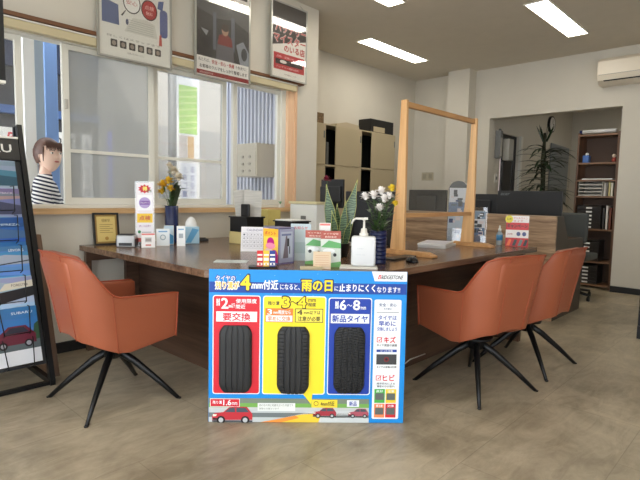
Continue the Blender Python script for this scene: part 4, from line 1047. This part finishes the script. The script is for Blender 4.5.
MB().box(-.08, .08, .004, .05, .0115, .0155).build('base', M_black, t, world=False)
# printed acrylic display box
t = thing('display_box', 'clear display box with a yellow and magenta panel and a blue panel', 'display', (1.70, 1.885, TZ), rz=math.radians(3))
MB().box(0, .115, 0, .115, 0, .006).box(0, .115, 0, .115, .182, .186).box(.0, .004, 0, .004, .006, .182).box(.111, .115, 0, .004, .006, .182).box(.0, .004, .111, .115, .006, .182).build('acrylic_case', mat('purple_edge', (110, 108, 160), .3), t, world=False)
q = Pr(0, .3); q.rect(.004, .008, .113, .180, (168, 172, 200), 0); q.rect(.015, .03, .10, .165, (196, 204, 220), 1); q.poly([(.03, .03), (.05, .14), (.06, .15), (.07, .03)], (120, 110, 120), 2); q.rect(.06, .09, .075, .13, (50, 56, 60), 3); q.rect(.075, .05, .082, .09, (60, 70, 80), 3); q.rect(.02, .145, .09, .155, (120, 130, 170), 2); q.build('blue_panel', t)['label'] = 'blue grey panel with small dark figures'
q = Pr(0, .3); q.rect(-.113, .008, -.004, .180, (250, 214, 84), 0); q.rect(-.113, .14, -.004, .18, (246, 190, 60), 1); q.text('ポイント', -.10, .148, -.02, .166, (210, 60, 60), 2, .03); q.ell(-.058, .108, .026, .028, (190, 30, 130), 2); q.ell(-.058, .092, .034, .016, (244, 150, 180), 3); q.ell(-.07, .06, .03, .02, (236, 200, 190), 2); q.rect(-.113, .008, -.004, .05, (196, 40, 130), 3); q.ell(-.03, .05, .022, .024, (196, 40, 130), 3)
o = q.build('yellow_panel', t); o.rotation_euler.z = -PI/2; o['label'] = 'yellow panel with a magenta figure'
o.location = (0, 0, 0)
def k5(q, w, h): q.rect(-w/2, 0, w/2, h, (196, 214, 222), 0); q.text('お知らせ', -w/3, h*.85, w/3, h*.93, (210, 80, 80), 1, .02); q.rect(-w/3, h*.2, w/3, h*.5, (176, 200, 206), 1)
card('pale blue leaflet standing behind the clear display box', 1.90, 1.93, .11, .20, k5)
# price cards rack
t = thing('price_card_rack', 'small rack of red, yellow and blue cards on a black foot', 'card rack', (1.585, 1.845, TZ), rz=face_cam(1.58, 1.85))
MB().box(-.085, .055, -.03, .03, 0, .008, bev=.002).build('foot', M_black, t, world=False)
for i, c in enumerate(((208, 44, 44), (238, 196, 60), (40, 66, 150))):
    q = MB().prism([(-.02, .0085), (.02, .0085), (.012, .082), (.008, .082)], -.045+i*.03, -.0165+i*.03, 'x'); o = q.build('card_block', ink(c), t, world=False)
    o['label'] = ('red', 'yellow', 'blue')[i]+' card block'
    q = Pr(0, .4, .0004); x0, x1 = -.0425+i*.03, -.019+i*.03
    q.rect(x0, .014, x1, .026, (240, 236, 230), 1); q.rect(x0, .036, x1, .050, (240, 236, 230), 1); q.rect(x0, .060, x1, .068, (240, 236, 230), 1); q.ell((x0+x1)/2, .02, .005, .005, c, 2, 10)
    g = q.build('print', o); g.location = (0, -.0205, 0); g.rotation_euler.x = -.38*0
    g.parent = o; g.rotation_euler.x = -.11; g.location = (0, -.0212, .0)
t = thing('flat_leaflet', 'pale leaflet lying flat near the front corner of the desk', 'leaflet', (1.60, 2.12, TZ), rz=-.8)
MB().box(-.10, .07, -.045, .045, 0, .003).build('sheet', mat('leaflet_grey', (196, 206, 206), .4, var=.1, scale=30), t, world=False)
# brochures in the middle
def k6(q, w, h):
    q.rect(-w/2, 0, w/2, h, (204, 212, 204), 0); q.rect(-w/2, h*.78, w/2, h, (172, 82, 68), 1); q.text('タイヤ保管', -w*.38, h*.895, w*.38, h*.945, (240, 214, 200), 2); q.text('買取査定', -w*.3, h*.81, w*.3, h*.86, (244, 222, 208), 2)
    q.poly([(-w/2, h*.55), (-w*.1, h*.74), (w/2, h*.66), (w/2, h*.52)], (92, 164, 96), 2); q.ell(-w*.1, h*.45, w*.3, h*.07, (236, 240, 240), 3); q.ell(-w*.25, h*.38, w*.09, w*.09, (30, 32, 36), 4, 12); q.ell(w*.2, h*.34, w*.09, w*.09, (30, 32, 36), 4, 12); q.poly([(-w/2, 0), (w/2, 0), (w/2, h*.16), (-w/2, h*.08)], (96, 160, 84), 2)
card('red and green leaflet left of the snake plant pot', 1.86, 1.785, .10, .175, k6, cat='leaflet', group='red and green leaflets')
card('red and green leaflet beside the white sanitizer bottle', 1.84, 1.655, .10, .18, k6, cat='leaflet', drz=.12, group='red and green leaflets')
card('small red-topped leaflet standing third between the green ones', 1.95, 1.80, .06, .21, k1, cat='leaflet')
def k7(q, w, h):
    q.rect(-w/2, 0, w/2, h, (216, 192, 160), 0)
    for i in range(5): q.rect(-w*.38, h*(.25+i*.13), w*.38, h*(.27+i*.13), (196, 140, 116), 1)
    q.rect(-w*.1, .004, w*.45, h*.1, (226, 214, 196), 1)
card('beige notice card in front of the red and green leaflets', 1.755, 1.635, .085, .085, k7, drz=.05)
t = thing('card_ledge', 'low pale ledge lying in front of the beige card', 'ledge', (1.71, 1.66, TZ), rz=face_cam(1.7, 1.65))
MB().box(-.055, .05, -.02, .02, 0, .014, bev=.002).build('block', M_cream, t, world=False)
# sanitizer
t = thing('hand_sanitizer', 'large white pump bottle standing on a white tray', 'bottle', (1.958, 1.545, TZ+.0095), rz=face_cam(1.97, 1.53))
prof = MB().box(-.060, .060, -.034, .034, 0, .148, bev=.013, seg=4); o = prof.build('bottle', mat('sanitizer_white', (218, 220, 222), .35), t, world=False)
for p in o.data.polygons: p.use_smooth = True
MB().lathe([(.022, .148), (.022, .162), (.017, .164), (.014, .185), (.006, .187), (.005, .225), (.009, .226), (.009, .238), (.002, .239)], seg=18).build('pump', M_offw, t, world=False)
MB().tube([(.004, 0, .233), (-.04, 0, .234), (-.052, 0, .228), (-.062, 0, .208)], [.006, .005, .005, .004], seg=8).box(.0, .018, -.007, .007, .229, .240).build('nozzle', M_offw, t, world=False)
q = Pr(-.0345, .5); q.text('手指消毒液', -.03, .085, .0, .091, (190, 194, 200), 1); q.text('HAND GEL', -.035, .055, .01, .061, (200, 204, 208), 1); q.build('faint_print', t)
t = thing('white_tray', 'flat white tray under the pump bottle', 'tray', (1.935, 1.545, TZ), rz=face_cam(1.9, 1.52))
MB().box(-.10, .085, -.05, .05, 0, .009, bev=.003).build('tray', M_offw, t, world=False)
# mouse, papers
t = thing('computer_mouse', 'black computer mouse in front of the screen foot', 'mouse', (2.345, 1.51, TZ), rz=.9)
mb = MB().ball((0, 0, .0), (.056, .032, .034), seg=20, rings=12)
for v in mb.bm.verts: v.co.z = max(v.co.z, 0)
mb.build('shell', mat('mouse_black', (18, 18, 20), .25), t, world=False); MB().tube([(.028, -.004, .029), (.028, .004, .029)], .007, seg=12).build('wheel', M_grey, t, world=False)
t = thing('foot_shadow', 'flat black slab standing in for the shadow under the near foot of the wooden screen', 'folder', (2.40, 1.62, TZ), rz=.1)
MB().box(-.14, .12, -.10, -.03, 0, .012, bev=.002).bm.free()
MB().box(-.10, .16, -.015, .06, 0, .010, bev=.002).build('cover', M_black, t, world=False)  # black slab in place of the shadow under the screen foot
for lb, z, dx, rz in (('lower of two stacked white catalogues on the right desk', 0, 0, .28), ('upper of two stacked white catalogues on the right desk', .0163, -.02, .34)):
    u = thing('white_catalogue', lb, 'catalogue', (3.28+dx, 1.90, TZ+z), rz=rz, group='stacked white catalogues')
    MB().box(-.165, .165, -.10, .10, 0, .015, bev=.002).build('pages', M_paper, u, world=False)
    q = MB().box(-.155, .155, -.09, .09, .0151, .0156); q.build('cover', mat('catalogue_cover', (214, 214, 226), .4, var=.08, scale=20), u, world=False)
# brochure stands behind the right post
def stand(label, x, y, w, h, seed, round_top=False):
    t = thing('leaflet_stand', label, 'stand', (x, y, TZ), rz=face_cam(x, y)-.1, rx=-.08)
    MB().box(-w/2, w/2, .03, .034, 0, h).box(-w/2, w/2, -.03, .03, 0, .004).box(-w/2, -w/2+.003, -.03, .03, .004, h*.4).box(w/2-.003, w/2, -.03, .03, .004, h*.4).box(-w/2, w/2, -.034, -.031, 0, h*.22).build('acrylic', M_acr, t, world=False)
    rnd = random.Random(seed)
    if round_top:
        P = [(-w/2, .004), (w/2, .004)] + [(w/2*math.cos(a), h-w/2+w/2*math.sin(a)) for a in [PI*i/10 for i in range(11)]]
        o = MB().prism(P, .02, .026, 'y').build('header_card', ink((70, 74, 76)), t, world=False); o['label'] = 'dark round-topped card'
    for i in range(3):
        z0 = .01+i*h*.23; c = [(120, 140, 160), (168, 182, 196), (90, 110, 140), (196, 200, 206)][(i+seed) % 4]
        o = MB().box(-w/2+.01, w/2-.012, .012-i*.003-.0, .0135-i*.003, z0, z0+h*.42).bm.free()
        l = thing('leaflet', '%s leaflet in the %s clear stand' % (('lowest', 'middle', 'upper')[i], 'tall' if round_top else 'short'), 'leaflet', (0, 0, 0), group='leaflets in the clear stands')
        yy = -.022+i*.016
        M4 = wmat(t) @ Matrix.Translation((0, yy, z0)); l.matrix_world = M4; l.location = M4.translation; l.rotation_euler = M4.to_euler()
        MB().box(-w/2+.008, w/2-.008, 0, .003, 0, h*.40).build('sheet', M_paper, l, world=False)
        q = Pr(-.0003, .35, .0004); q.rect(-w/2+.009, .002, w/2-.009, h*.40-.002, c, 0)
        for k in range(6): x0, z1 = rnd.uniform(-w*.4, w*.1), rnd.uniform(.02, h*.34); q.rect(x0, z1, x0+rnd.uniform(.02, w*.3), z1+rnd.uniform(.01, .04), rnd.choice([(60, 70, 110), (220, 224, 228), (70, 90, 100), (200, 190, 190), (50, 54, 60)]), 1+k)
        q.build('print', l)
stand('tall clear leaflet stand with a dark rounded top behind the right post', 3.72, 1.99, .15, .50, 1, True)
stand('short clear leaflet stand just right of the right post', 3.78, 1.83, .12, .29, 2)
t = thing('spray_bottle', 'small clear bottle with a blue label near the desk end', 'bottle', (3.80, 1.66, TZ))
MB().lathe([(.022, 0), (.024, .005), (.024, .085), (.010, .105)], seg=18).build('bottle', mat('clear_plastic', (206, 220, 224), .2, trans=.5), t, world=False)
MB().lathe([(.0246, .035), (.0246, .078)], seg=18).build('label_band', ink((70, 140, 190)), t, world=False); MB().lathe([(.011, .105), (.012, .125), (.006, .127), (.005, .15)], seg=12).build('nozzle', M_offw, t, world=False)
t = thing('campaign_card', 'red and white tyre campaign card with a yellow disc near the desk end', 'card', (3.775, 1.515, TZ), rz=face_cam(3.77, 1.51), rx=-.06)
MB().box(-.08, .08, 0, .003, 0, .232).build('card', M_paper, t, world=False)
q = Pr(-.0003, .4, .0004); q.rect(-.08, 0, .08, .232, (238, 234, 232), 0); q.rect(-.08, .125, .08, .18, (206, 44, 48), 1); q.text('キャンペーン', -.07, .14, .07, .168, (40, 30, 34), 3, .04)
q.text('ブリヂストン', -.03, .205, .07, .222, (200, 60, 60), 2); q.text('タイヤ', -.03, .185, .04, .2, (200, 60, 60), 2); q.rect(-.08, .0, .08, .065, (200, 40, 44), 1)
for x, c in ((-.055, (240, 110, 50)), (-.015, (60, 62, 66)), (.025, (110, 128, 124)), (.06, (40, 40, 44))): q.poly([(x-.018, .005), (x+.004, .005), (x+.018, .05), (x-.0, .055)], c, 3)
q.ell(.01, .095, .014, .016, (80, 90, 140), 2); q.ell(.05, .095, .014, .016, (80, 90, 140), 2); q.text('対象', -.07, .085, -.03, .1, (170, 60, 60), 2)
q.ell(-.06, .205, .028, .028, (228, 214, 40), 3); q.text('お得', -.076, .196, -.044, .214, (90, 80, 20), 4)
q.build('print', t); MB().prism([(.0032, .001), (.05, .0045), (.0032, .16)], -.001, .001, 'x').build('easel', M_paper, t, world=False)

# behind the desk: white machine, red flower, cream box, ornament
t = thing('white_printer', 'white office machine with a cream lid behind the snake plant', 'printer', (3.12, 3.05, .68))
MB().box(-.08, .10, -.14, .18, .0005, .30, bev=.008).build('body', mat('printer_white', (238, 240, 238), .4), t, world=False); MB().box(-.09, .11, -.15, .19, .3005, .322, bev=.005).build('lid', mat('printer_lid', (222, 212, 170), .5), t, world=False); MB().box(-.084, -.0805, -.02, .04, .14, .20).build('panel', M_grey, t, world=False)
tag(MB().box(2.72, 2.86, 3.15, 3.345, .8005, .93, bev=.004).build('yellow_card_box', mat('yellow_card', (206, 190, 112), .7)), 'pale yellow box just under the window sill', 'box')
tag(MB().box(2.70, 2.95, 3.12, 3.35, .6805, .80, bev=.004).build('grey_paper_tray', M_lgrey), 'grey box carrying the pale yellow box under the window', 'box')
t = thing('sill_ornament', 'tiny green ornament at the right end of the window sill', 'ornament', (3.07, 3.39, .9402))
gm = ink((110, 170, 130)); MB().lathe([(.018, 0), (.016, .02), (.008, .03)], seg=10).build('pot', M_offw, t, world=False)
s_ = MB()
for i in range(8): a = i*PI/4; s_.blade([(0, 0, .03), (.012*math.cos(a), .012*math.sin(a), .05), (.022*math.cos(a), .022*math.sin(a), .058)], [.003, .006, .001], (0, 0, 1), gm)
s_.build('leaves', gm, t, world=False, recalc=False)
t = thing('red_flower', 'single dark red flower above the white machine', 'flower', (2.92, 2.66, .705))
t.location = (2.48, 2.28, TZ)
MB().lathe([(.02, 0), (.028, .06), (.012, .13), (.014, .15)], seg=16).build('bud_vase', M_black, t, world=False); MB().tube([(0, 0, .14), (.01, 0, .3), (.0, .0, .455)], .002, seg=6).build('stem', mat('stem_green', (66, 96, 48)), t, world=False)
f = MB(); petals(f, (0, 0, .455), .035, 40, random.Random(2)); f.build('petals', ink((130, 30, 56)), t, world=False, recalc=False)
tag(MB().tube([(2.2, 1.76, .008), (2.5, 1.60, .004), (2.35, 1.665, .004)], .003).build('cable', M_offw) if False else MB().tube([(2.16, 1.66, .012), (2.30, 1.675, .006), (2.48, 1.672, .02), (2.62, 1.676, .05), (2.8, 1.68, .045)], .004).build('cable', M_offw), 'thin white cable along the foot of the right desk panel', 'cable')

# ---------------------------------------------------------------- outside the window
GZ = -.12
struct('pavement', MB().box(-6, 16, 3.57, 15, GZ-.05, GZ), mat('outside_concrete', (150, 148, 142), .8, var=.1, scale=2))
# corrugated wing wall
t = thing('corrugated_wall', 'white corrugated metal wall outside the right pane', 'wall', (3.58, 5, GZ))
mb = MB(); pts = []; y = 4.32; 
pitch = .06
k = 0
y = 3.58
prof = []
while y < 4.62:
    prof += [(3.375, y), (3.375, y+pitch*.45), (3.425, y+pitch*.5), (3.425, y+pitch*.95)]; y += pitch
prof_back = [(3.436, prof[-1][1]), (3.436, prof[0][1])]
mb.prism(prof+prof_back, GZ, 3.3, 'z').build('cladding', mat('white_cladding', (208, 211, 222), .5), t)
t = thing('parcel_box', 'cream metal parcel box with nine round knobs outside the window', 'mailbox', (3.24, 3.97, 1.228))
MB().box(3.10, 3.374, 3.765, 4.17, 1.228, 1.547, bev=.006).build('body', mat('parcel_cream', (206, 198, 180), .4), t)
MB().box(3.093, 3.0995, 3.775, 4.16, 1.238, 1.465).build('door_panel', mat('parcel_cream2', (198, 190, 172), .4), t); MB().box(3.095, 3.0995, 3.775, 4.16, 1.475, 1.537).build('top_flap', mat('parcel_cream2', (198, 190, 172), .4), t)
kn = None
for i in range(3):
    for j in range(3):
        o = MB().tube([(3.0928, 3.86+i*.105, 1.28+j*.068), (3.085, 3.86+i*.105, 1.28+j*.068)], .014, seg=12).build('knob', mat('knob_grey', (168, 160, 146), .4), t)
# white post and blue column
t = thing('white_post', 'broad white post outside left of the person', 'post', (1.2, 4.75, GZ))
MB().box(1.40, 1.485, 4.70, 4.80, GZ, 3.2).build('post', mat('post_white', (248, 248, 246), .5), t)
MB().box(1.4855, 1.56, 4.72, 4.80, GZ, 3.2).build('shaded_side', mat('post_shaded', (178, 194, 210), .5), t)  # the post's other side, its bluish shade put into the colour
tag(MB().box(1.66, 1.77, 5.0, 5.12, GZ, 3.2, bev=.006).build('blue_column', mat('blue_steel', (132, 164, 214), .45)), 'blue steel column outside behind the person', 'column')
# workshop behind
t = thing('workshop', 'dark open workshop building across the yard with a blue beam', 'building', (1.5, 8, GZ))
M_shut = mat('shaded_shutter', (54, 54, 58), .6, var=.1, stretch=(.1, .1, 6), scale=12)  # dark tone includes the shade inside the open workshop
MB().box(-3, 3.4, 8.0, 8.2, GZ, 3.6).build('shutter', M_shut, t)
MB().box(-3, 3.4, 7.9, 7.999, 2.10, 2.21).build('blue_beam', mat('beam_blue', (66, 98, 150), .6), t)
MB().box(-3, 3.39, 5.5, 8.2, 3.3, 3.36).build('shade_canopy', mat('canopy_grey', (120, 122, 124), .7), t)  # roof extended forward, added to shade the workshop from the sun
MB().box(-3, 3.39, 5.4, 5.499, 3.2, 3.45).build('canopy_edge', mat('canopy_white', (210, 212, 212), .6), t)
for x in (-2.9, 3.2): MB().tube([(x, 5.45, GZ), (x, 5.45, 3.2)], .05).build('canopy_post', M_grey, t)
MB().box(-3, 3.4, 7.93, 7.999, 2.75, 3.2).build('dark_fascia', mat('fascia_navy', (44, 56, 84), .6), t)
t = thing('tyre_brand_sign', 'white sign with a red mark and black italic letters outside', 'sign', (2.2, 7.0, 1.56))
MB().box(-.75, .48, 0, .05, .03, .25).build('board', M_offw, t, world=False)
for x in (-.6, .3): MB().tube([(x, .025, .03), (x, .025, -1.68)], .02, seg=8).build('leg', M_grey, t, world=False)
q = Pr(-.0005); q.text('B', -.33, .07, -.25, .19, (200, 40, 50), 1, .03, .25); q.text('RIDGESTONE', -.24, .08, .44, .18, (40, 40, 44), 1, .03, .25); q.build('lettering', t)
t = thing('neighbour_building', 'pale grey building wall behind the middle panes', 'building', (5, 9, GZ))
MB().box(3.41, 12, 8.0, 8.3, GZ, 4.2).build('wall', mat('facade_grey', (176, 172, 164), .8, var=.04), t)
MB().box(3.6, 6.4, 7.97, 7.999, GZ, 2.2).build('shutter', mat('facade_shutter', (150, 148, 144), .6, var=.08, stretch=(.2, .2, 8), scale=9), t)
t = thing('banner_flag', 'white vertical banner with dark writing outside the hazy pane', 'banner', (2.42, 6.0, .9))
MB().box(-.055, .06, 0, .004, .0, .80).build('cloth', M_paper, t, world=False); MB().tube([(-.06, .002, GZ-.9), (-.06, .002, .85)], .008, seg=8).build('pole', M_grey, t, world=False)
q = Pr(-.0005); 
for i, s_ in enumerate('タイヤ交換'): q.text(s_, -.035, .62-i*.13, .04, .71-i*.13, (120, 126, 140), 1, .03)
q.build('lettering', t)
tag(MB().box(5.8, 12, 4.9, 4.96, GZ, 2.4).build('fence', mat('fence_pinkish', (150, 132, 126), .8, var=.15, stretch=(9, 1, .2), scale=6)), 'added pinkish grey fence dimming the view through the narrow back room window', 'fence')  # added to dim the bright view out of the back room
tag(MB().box(2.68, 2.715, 6.0, 6.03, GZ, 1.77).build('violet_pole', mat('violet_blue', (110, 120, 236), .5)), 'thin violet-blue upright pole outside the hazy pane', 'pole')
t = thing('notice_pillar', 'tall white notice pillar with a green poster outside', 'sign', (3.83, 6.1, GZ))
MB().box(-.19, .17, 0, .12, 0, 3.0).build('pillar', mat('pillar_white', (240, 240, 238), .5), t, world=False)
q = Pr(-.0005); q.rect(-.15, 1.98, .13, 2.62, (176, 222, 110), 1)
for i in range(7): q.poly([(-.15, 2.02+i*.085), (.13, 2.06+i*.085), (.13, 2.09+i*.085), (-.15, 2.04+i*.085)], (214, 236, 150), 2)
q.rect(-.02, 1.62, .08, 1.95, (222, 180, 120), 1); q.rect(-.15, 1.62, -.03, 1.95, (206, 196, 190), 1)
q.rect(-.13, 1.0, .12, 1.58, (230, 234, 244), 1)
for i, s_ in enumerate('車検受付中'): q.text(s_, .02, 1.45-i*.11, .09, 1.54-i*.11, (110, 120, 170), 2)
for i, s_ in enumerate('洗車コーナ'): q.text(s_, -.10, 1.45-i*.11, -.03, 1.54-i*.11, (130, 140, 180), 2)
q.rect(-.19, 2.72, .17, 3.0, (196, 206, 220), 1)
q.build('posters', t)

# ---------------------------------------------------------------- person outside the window
def skin_mesh(name, verts, edges, radii, m, parent, root=0, sub=2):
    me = bpy.data.meshes.new(name); me.from_pydata(verts, edges, []); o = bpy.data.objects.new(name, me); col.objects.link(o)
    me.materials.append(m)
    sk = o.modifiers.new('skin', 'SKIN'); sk.use_smooth_shade = True; sk.branch_smoothing = .6
    if not me.skin_vertices: 
        bpy.context.view_layer.objects.active = o
        bpy.ops.object.modifier_add(type='SKIN') if False else None
    me.update()
    lay = me.skin_vertices[0].data
    for i, r in enumerate(radii):
        lay[i].radius = r if isinstance(r, tuple) else (r, r); lay[i].use_root = (i == root)
    ss = o.modifiers.new('sub', 'SUBSURF'); ss.levels = sub; ss.render_levels = sub
    bpy.context.view_layer.update()
    ev = bpy.data.meshes.new_from_object(o.evaluated_get(bpy.context.evaluated_depsgraph_get()))
    bpy.data.objects.remove(o)
    q = bpy.data.objects.new(name, ev); col.objects.link(q); q.parent = parent
    for p in ev.polygons: p.use_smooth = True
    return q
M_skin = mat('skin', (240, 204, 184), .5)
M_hair = mat('brown_hair', (96, 66, 54), .45, var=.2, scale=40)
m = bpy.data.materials.new('striped_knit'); m.use_nodes = True; nt = m.node_tree; b = nt.nodes['Principled BSDF']; b.inputs['Roughness'].default_value = .85
tc = nt.nodes.new('ShaderNodeTexCoord'); sp = nt.nodes.new('ShaderNodeSeparateXYZ'); nt.links.new(tc.outputs['Object'], sp.inputs[0])
a1 = nt.nodes.new('ShaderNodeMath'); a1.operation = 'MULTIPLY_ADD'; a1.inputs[1].default_value = .25; nt.links.new(sp.outputs['X'], a1.inputs[0]); nt.links.new(sp.outputs['Z'], a1.inputs[2])
a2 = nt.nodes.new('ShaderNodeMath'); a2.operation = 'MULTIPLY'; a2.inputs[1].default_value = 1/.027; nt.links.new(a1.outputs[0], a2.inputs[0])
a3 = nt.nodes.new('ShaderNodeMath'); a3.operation = 'FRACT'; nt.links.new(a2.outputs[0], a3.inputs[0])
a4 = nt.nodes.new('ShaderNodeMath'); a4.operation = 'GREATER_THAN'; a4.inputs[1].default_value = .52; nt.links.new(a3.outputs[0], a4.inputs[0])
mx = nt.nodes.new('ShaderNodeMix'); mx.data_type = 'RGBA'; mx.inputs['A'].default_value = srgb(232, 230, 228); mx.inputs['B'].default_value = srgb(34, 36, 62)
nt.links.new(a4.outputs[0], mx.inputs['Factor']); nt.links.new(mx.outputs['Result'], b.inputs['Base Color'])
M_strip = m
pe = thing('person', 'person in a navy and white striped top with brown tied-back hair outside the window', 'person', (1.31, 3.97, GZ), rz=math.radians(-22))
H0 = 1.0
V_ = [(0, 0, .84), (-.01, 0, .97), (-.005, 0, 1.10), (-.015, 0, 1.225), (-.01, 0, 1.29), (.005, 0, 1.36), (.01, 0, 1.41),      # 0 pelvis .. 6 head
      (-.01, .125, 1.25), (.03, .165, 1.10), (.10, .15, .99), (.26, .08, 1.03), (.33, .06, 1.045),                              # 7-11 left arm
      (-.01, -.125, 1.25), (-.02, -.18, 1.11), (.04, -.185, .99), (.21, -.13, 1.05), (.28, -.11, 1.075),                          # 12-16 right arm
      (0, .085, .80), (.01, .09, .44), (-.02, .09, .07), (.11, .10, .025), (0, -.085, .80), (.01, -.09, .44), (-.02, -.09, .07), (.11, -.10, .025)]
E_ = [(0, 1), (1, 2), (2, 3), (3, 4), (4, 5), (5, 6), (3, 7), (7, 8), (8, 9), (9, 10), (10, 11), (3, 12), (12, 13), (13, 14), (14, 15), (15, 16), (0, 17), (17, 18), (18, 19), (19, 20), (0, 21), (21, 22), (22, 23), (23, 24)]
R_ = [.10, .07, .07, .045, .042, .042, .04, .04, .036, .032, .023, .026, .04, .036, .032, .023, .026, .075, .052, .034, .028, .075, .052, .034, .028]
body = skin_mesh('body', V_, E_, R_, M_skin, pe)
for (w_, sgn) in (((.33, .06, 1.045), 1), ((.28, -.11, 1.075), -1)):          # fingers and thumb, one chain each, rooted in the palm
    wv_ = Vector(w_)
    for k, (dy, L) in enumerate(((-.024, .062), (-.008, .070), (.008, .066), (.024, .052))):
        a = wv_ + Vector((.0, dy*.8, 0)); p1 = a+Vector((.035, dy*.3, .004)); p2 = p1+Vector((L*.5, 0, -.008)); p3 = p2+Vector((L*.4, 0, -.022))
        skin_mesh('finger', [a, p1, p2, p3], [(0, 1), (1, 2), (2, 3)], [.009, .0085, .008, .006], M_skin, body, sub=1)
    a = wv_+Vector((-.005, -sgn*.02, 0)); skin_mesh('thumb', [a, a+Vector((.025, -sgn*.022, .006)), a+Vector((.052, -sgn*.026, .0))], [(0, 1), (1, 2)], [.010, .0095, .007], M_skin, body, sub=1)
skin_mesh('striped_top', [V_[0], V_[1], V_[2], V_[3], (-.010, 0, 1.302)] + V_[7:10] + [V_[10]] + V_[12:15] + [V_[15]],
          [(0, 1), (1, 2), (2, 3), (3, 4), (3, 5), (5, 6), (6, 7), (7, 8), (3, 9), (9, 10), (10, 11), (11, 12)],
          [.135, .125, .135, .110, .056, .072, .066, .058, .042, .072, .066, .058, .042], M_strip, pe)
M_trou = mat('dark_trousers', (40, 42, 50), .8)
skin_mesh('trousers', [V_[0], V_[17], V_[18], (-.015, .09, .12), V_[21], V_[22], (-.015, -.09, .12)], [(0, 1), (1, 2), (2, 3), (0, 4), (4, 5), (5, 6)], [.118, .09, .066, .052, .09, .066, .052], M_trou, pe)
for s_ in (1, -1): skin_mesh('shoe', [(-.05, s_*.095, .03), (.02, s_*.097, .035), (.12, s_*.10, .025)], [(0, 1), (1, 2)], [.04, .042, .034], M_black, pe)
# head, turned towards the room: local +x is where the face points
HM = Matrix.Translation((.02, 0, 1.425)) @ Matrix.Rotation(math.radians(-52), 4, 'Z') @ Matrix.Rotation(math.radians(-4), 4, 'Y')
hd = MB(); hd.ball((0, 0, 0), (.088, .072, .110), seg=32, rings=24)
for v in hd.bm.verts:
    x, y, z = v.co
    if z < 0: k = -z/.11; v.co.y *= 1-.30*k*k; v.co.x = x*(1-.18*k) + .012*k
    if x > .06 and abs(y) < .016 and -.03 < z < .012: v.co.x += .014*(1-abs(y)/.016)*(1-abs(z+.014)/.03)
    if x > .05 and abs(abs(y)-.026) < .016 and abs(z-.012) < .014: v.co.x -= .004
HM = HM @ Matrix.Scale(1.08, 4)
hd.bm.transform(HM); hd.build('head', M_skin, pe, world=False)
def hb(name, c, r, m_, par, M=None): 
    q = MB().ball(c, r, seg=12, rings=8, M=M); q.bm.transform(HM); return q.build(name, m_, par, world=False)
for s_ in (1, -1):
    hb('eye', (.077, s_*.029, .008), (.007, .0115, .0055), mat('eye_white', (236, 232, 228), .3), pe); hb('iris', (.0815, s_*.029, .008), (.004, .0052, .0052), mat('iris', (34, 24, 20), .2), pe)
    hb('eyebrow', (.080, s_*.030, .027), (.004, .014, .003), M_hair, pe); hb('ear', (-.002, s_*.071, -.004), (.014, .007, .026), M_skin, pe)
hb('lips', (.0795, 0, -.048), (.007, .018, .006), mat('lips', (190, 100, 92), .4), pe)
hb('nose', (.088, 0, -.015), (.010, .010, .013), M_skin, pe)
hr = MB(); hr.ball((-.012, 0, .016), (.096, .082, .106), seg=32, rings=24)
dl = [v for v in hr.bm.verts if (v.co.x > .052 and v.co.z < .050) or (v.co.x > .012 and v.co.z < -.005) or v.co.z < -.058]
bmesh.ops.delete(hr.bm, geom=dl, context='VERTS')
for v in hr.bm.verts: v.co += Vector(noise.noise_vector(v.co*45))*.003
for i in range(15):                                                   # fringe
    y = -.056+i*.008; hr.blade([(.070-.25*abs(y), y*.92, .082), (.086-.3*abs(y), y, .055), (.090-.35*abs(y), y*1.05, .026+.008*math.sin(i*2.1))], [.006, .0065, .002], (1, 0, 0))
for s_ in (1, -1): hr.tube([(.045, s_*.066, .05), (.048, s_*.073, .0), (.042, s_*.071, -.045)], [.006, .006, .002], seg=6)
hr.bm.transform(HM); hr.build('hair', M_hair, pe, world=False)
pt_ = MB().tube([(-.085, .02, -.03), (-.115, .03, -.06), (-.12, .03, -.13), (-.115, .03, -.20)], [.022, .028, .022, .005], seg=10); pt_.bm.transform(HM); pt_.build('ponytail', M_hair, pe, world=False)
u = thing('shoulder_bag', 'small black bag held at the forearm of the person outside', 'bag', (1.49, 3.82, .90))
MB().box(-.08, .07, -.03, .03, -.16, .03, bev=.012).build('bag_body', M_black, u, world=False); MB().tube([(-.06, 0, .02), (-.04, 0, .09), (.03, 0, .09), (.05, 0, .02)], .006, seg=8).build('handle', M_black, u, world=False)

# ---------------------------------------------------------------- light
wd = bpy.data.worlds.new('world'); sc.world = wd; wd.use_nodes = True; nt = wd.node_tree; bg = nt.nodes['Background']
gr = nt.nodes.new('ShaderNodeTexSky'); gr.sky_type = 'HOSEK_WILKIE'; gr.turbidity = 7; gr.sun_direction = Vector((-.5, .35, .8)).normalized()
mxx = nt.nodes.new('ShaderNodeMix'); mxx.data_type = 'RGBA'; mxx.inputs['Factor'].default_value = .75; mxx.inputs['B'].default_value = (.90, .95, 1.0, 1)
nt.links.new(gr.outputs[0], mxx.inputs['A']); nt.links.new(mxx.outputs['Result'], bg.inputs['Color'])
bg.inputs['Strength'].default_value = 2.6
sun = bpy.data.objects.new('sun', bpy.data.lights.new('sun', 'SUN')); col.objects.link(sun)
sun.data.energy = 3.0; sun.data.angle = math.radians(8); sun.data.color = (1, .96, .9)
sun.rotation_euler = Vector((.45, .5, -.74)).to_track_quat('-Z', 'Y').to_euler()

sc.view_settings.view_transform = 'Standard'; sc.view_settings.look = 'None'
sc.view_settings.exposure = 1.22; sc.view_settings.gamma = 1; sc.view_settings.use_curve_mapping = False
sc.cycles.max_bounces = 10; sc.cycles.diffuse_bounces = 6; sc.cycles.transparent_max_bounces = 16
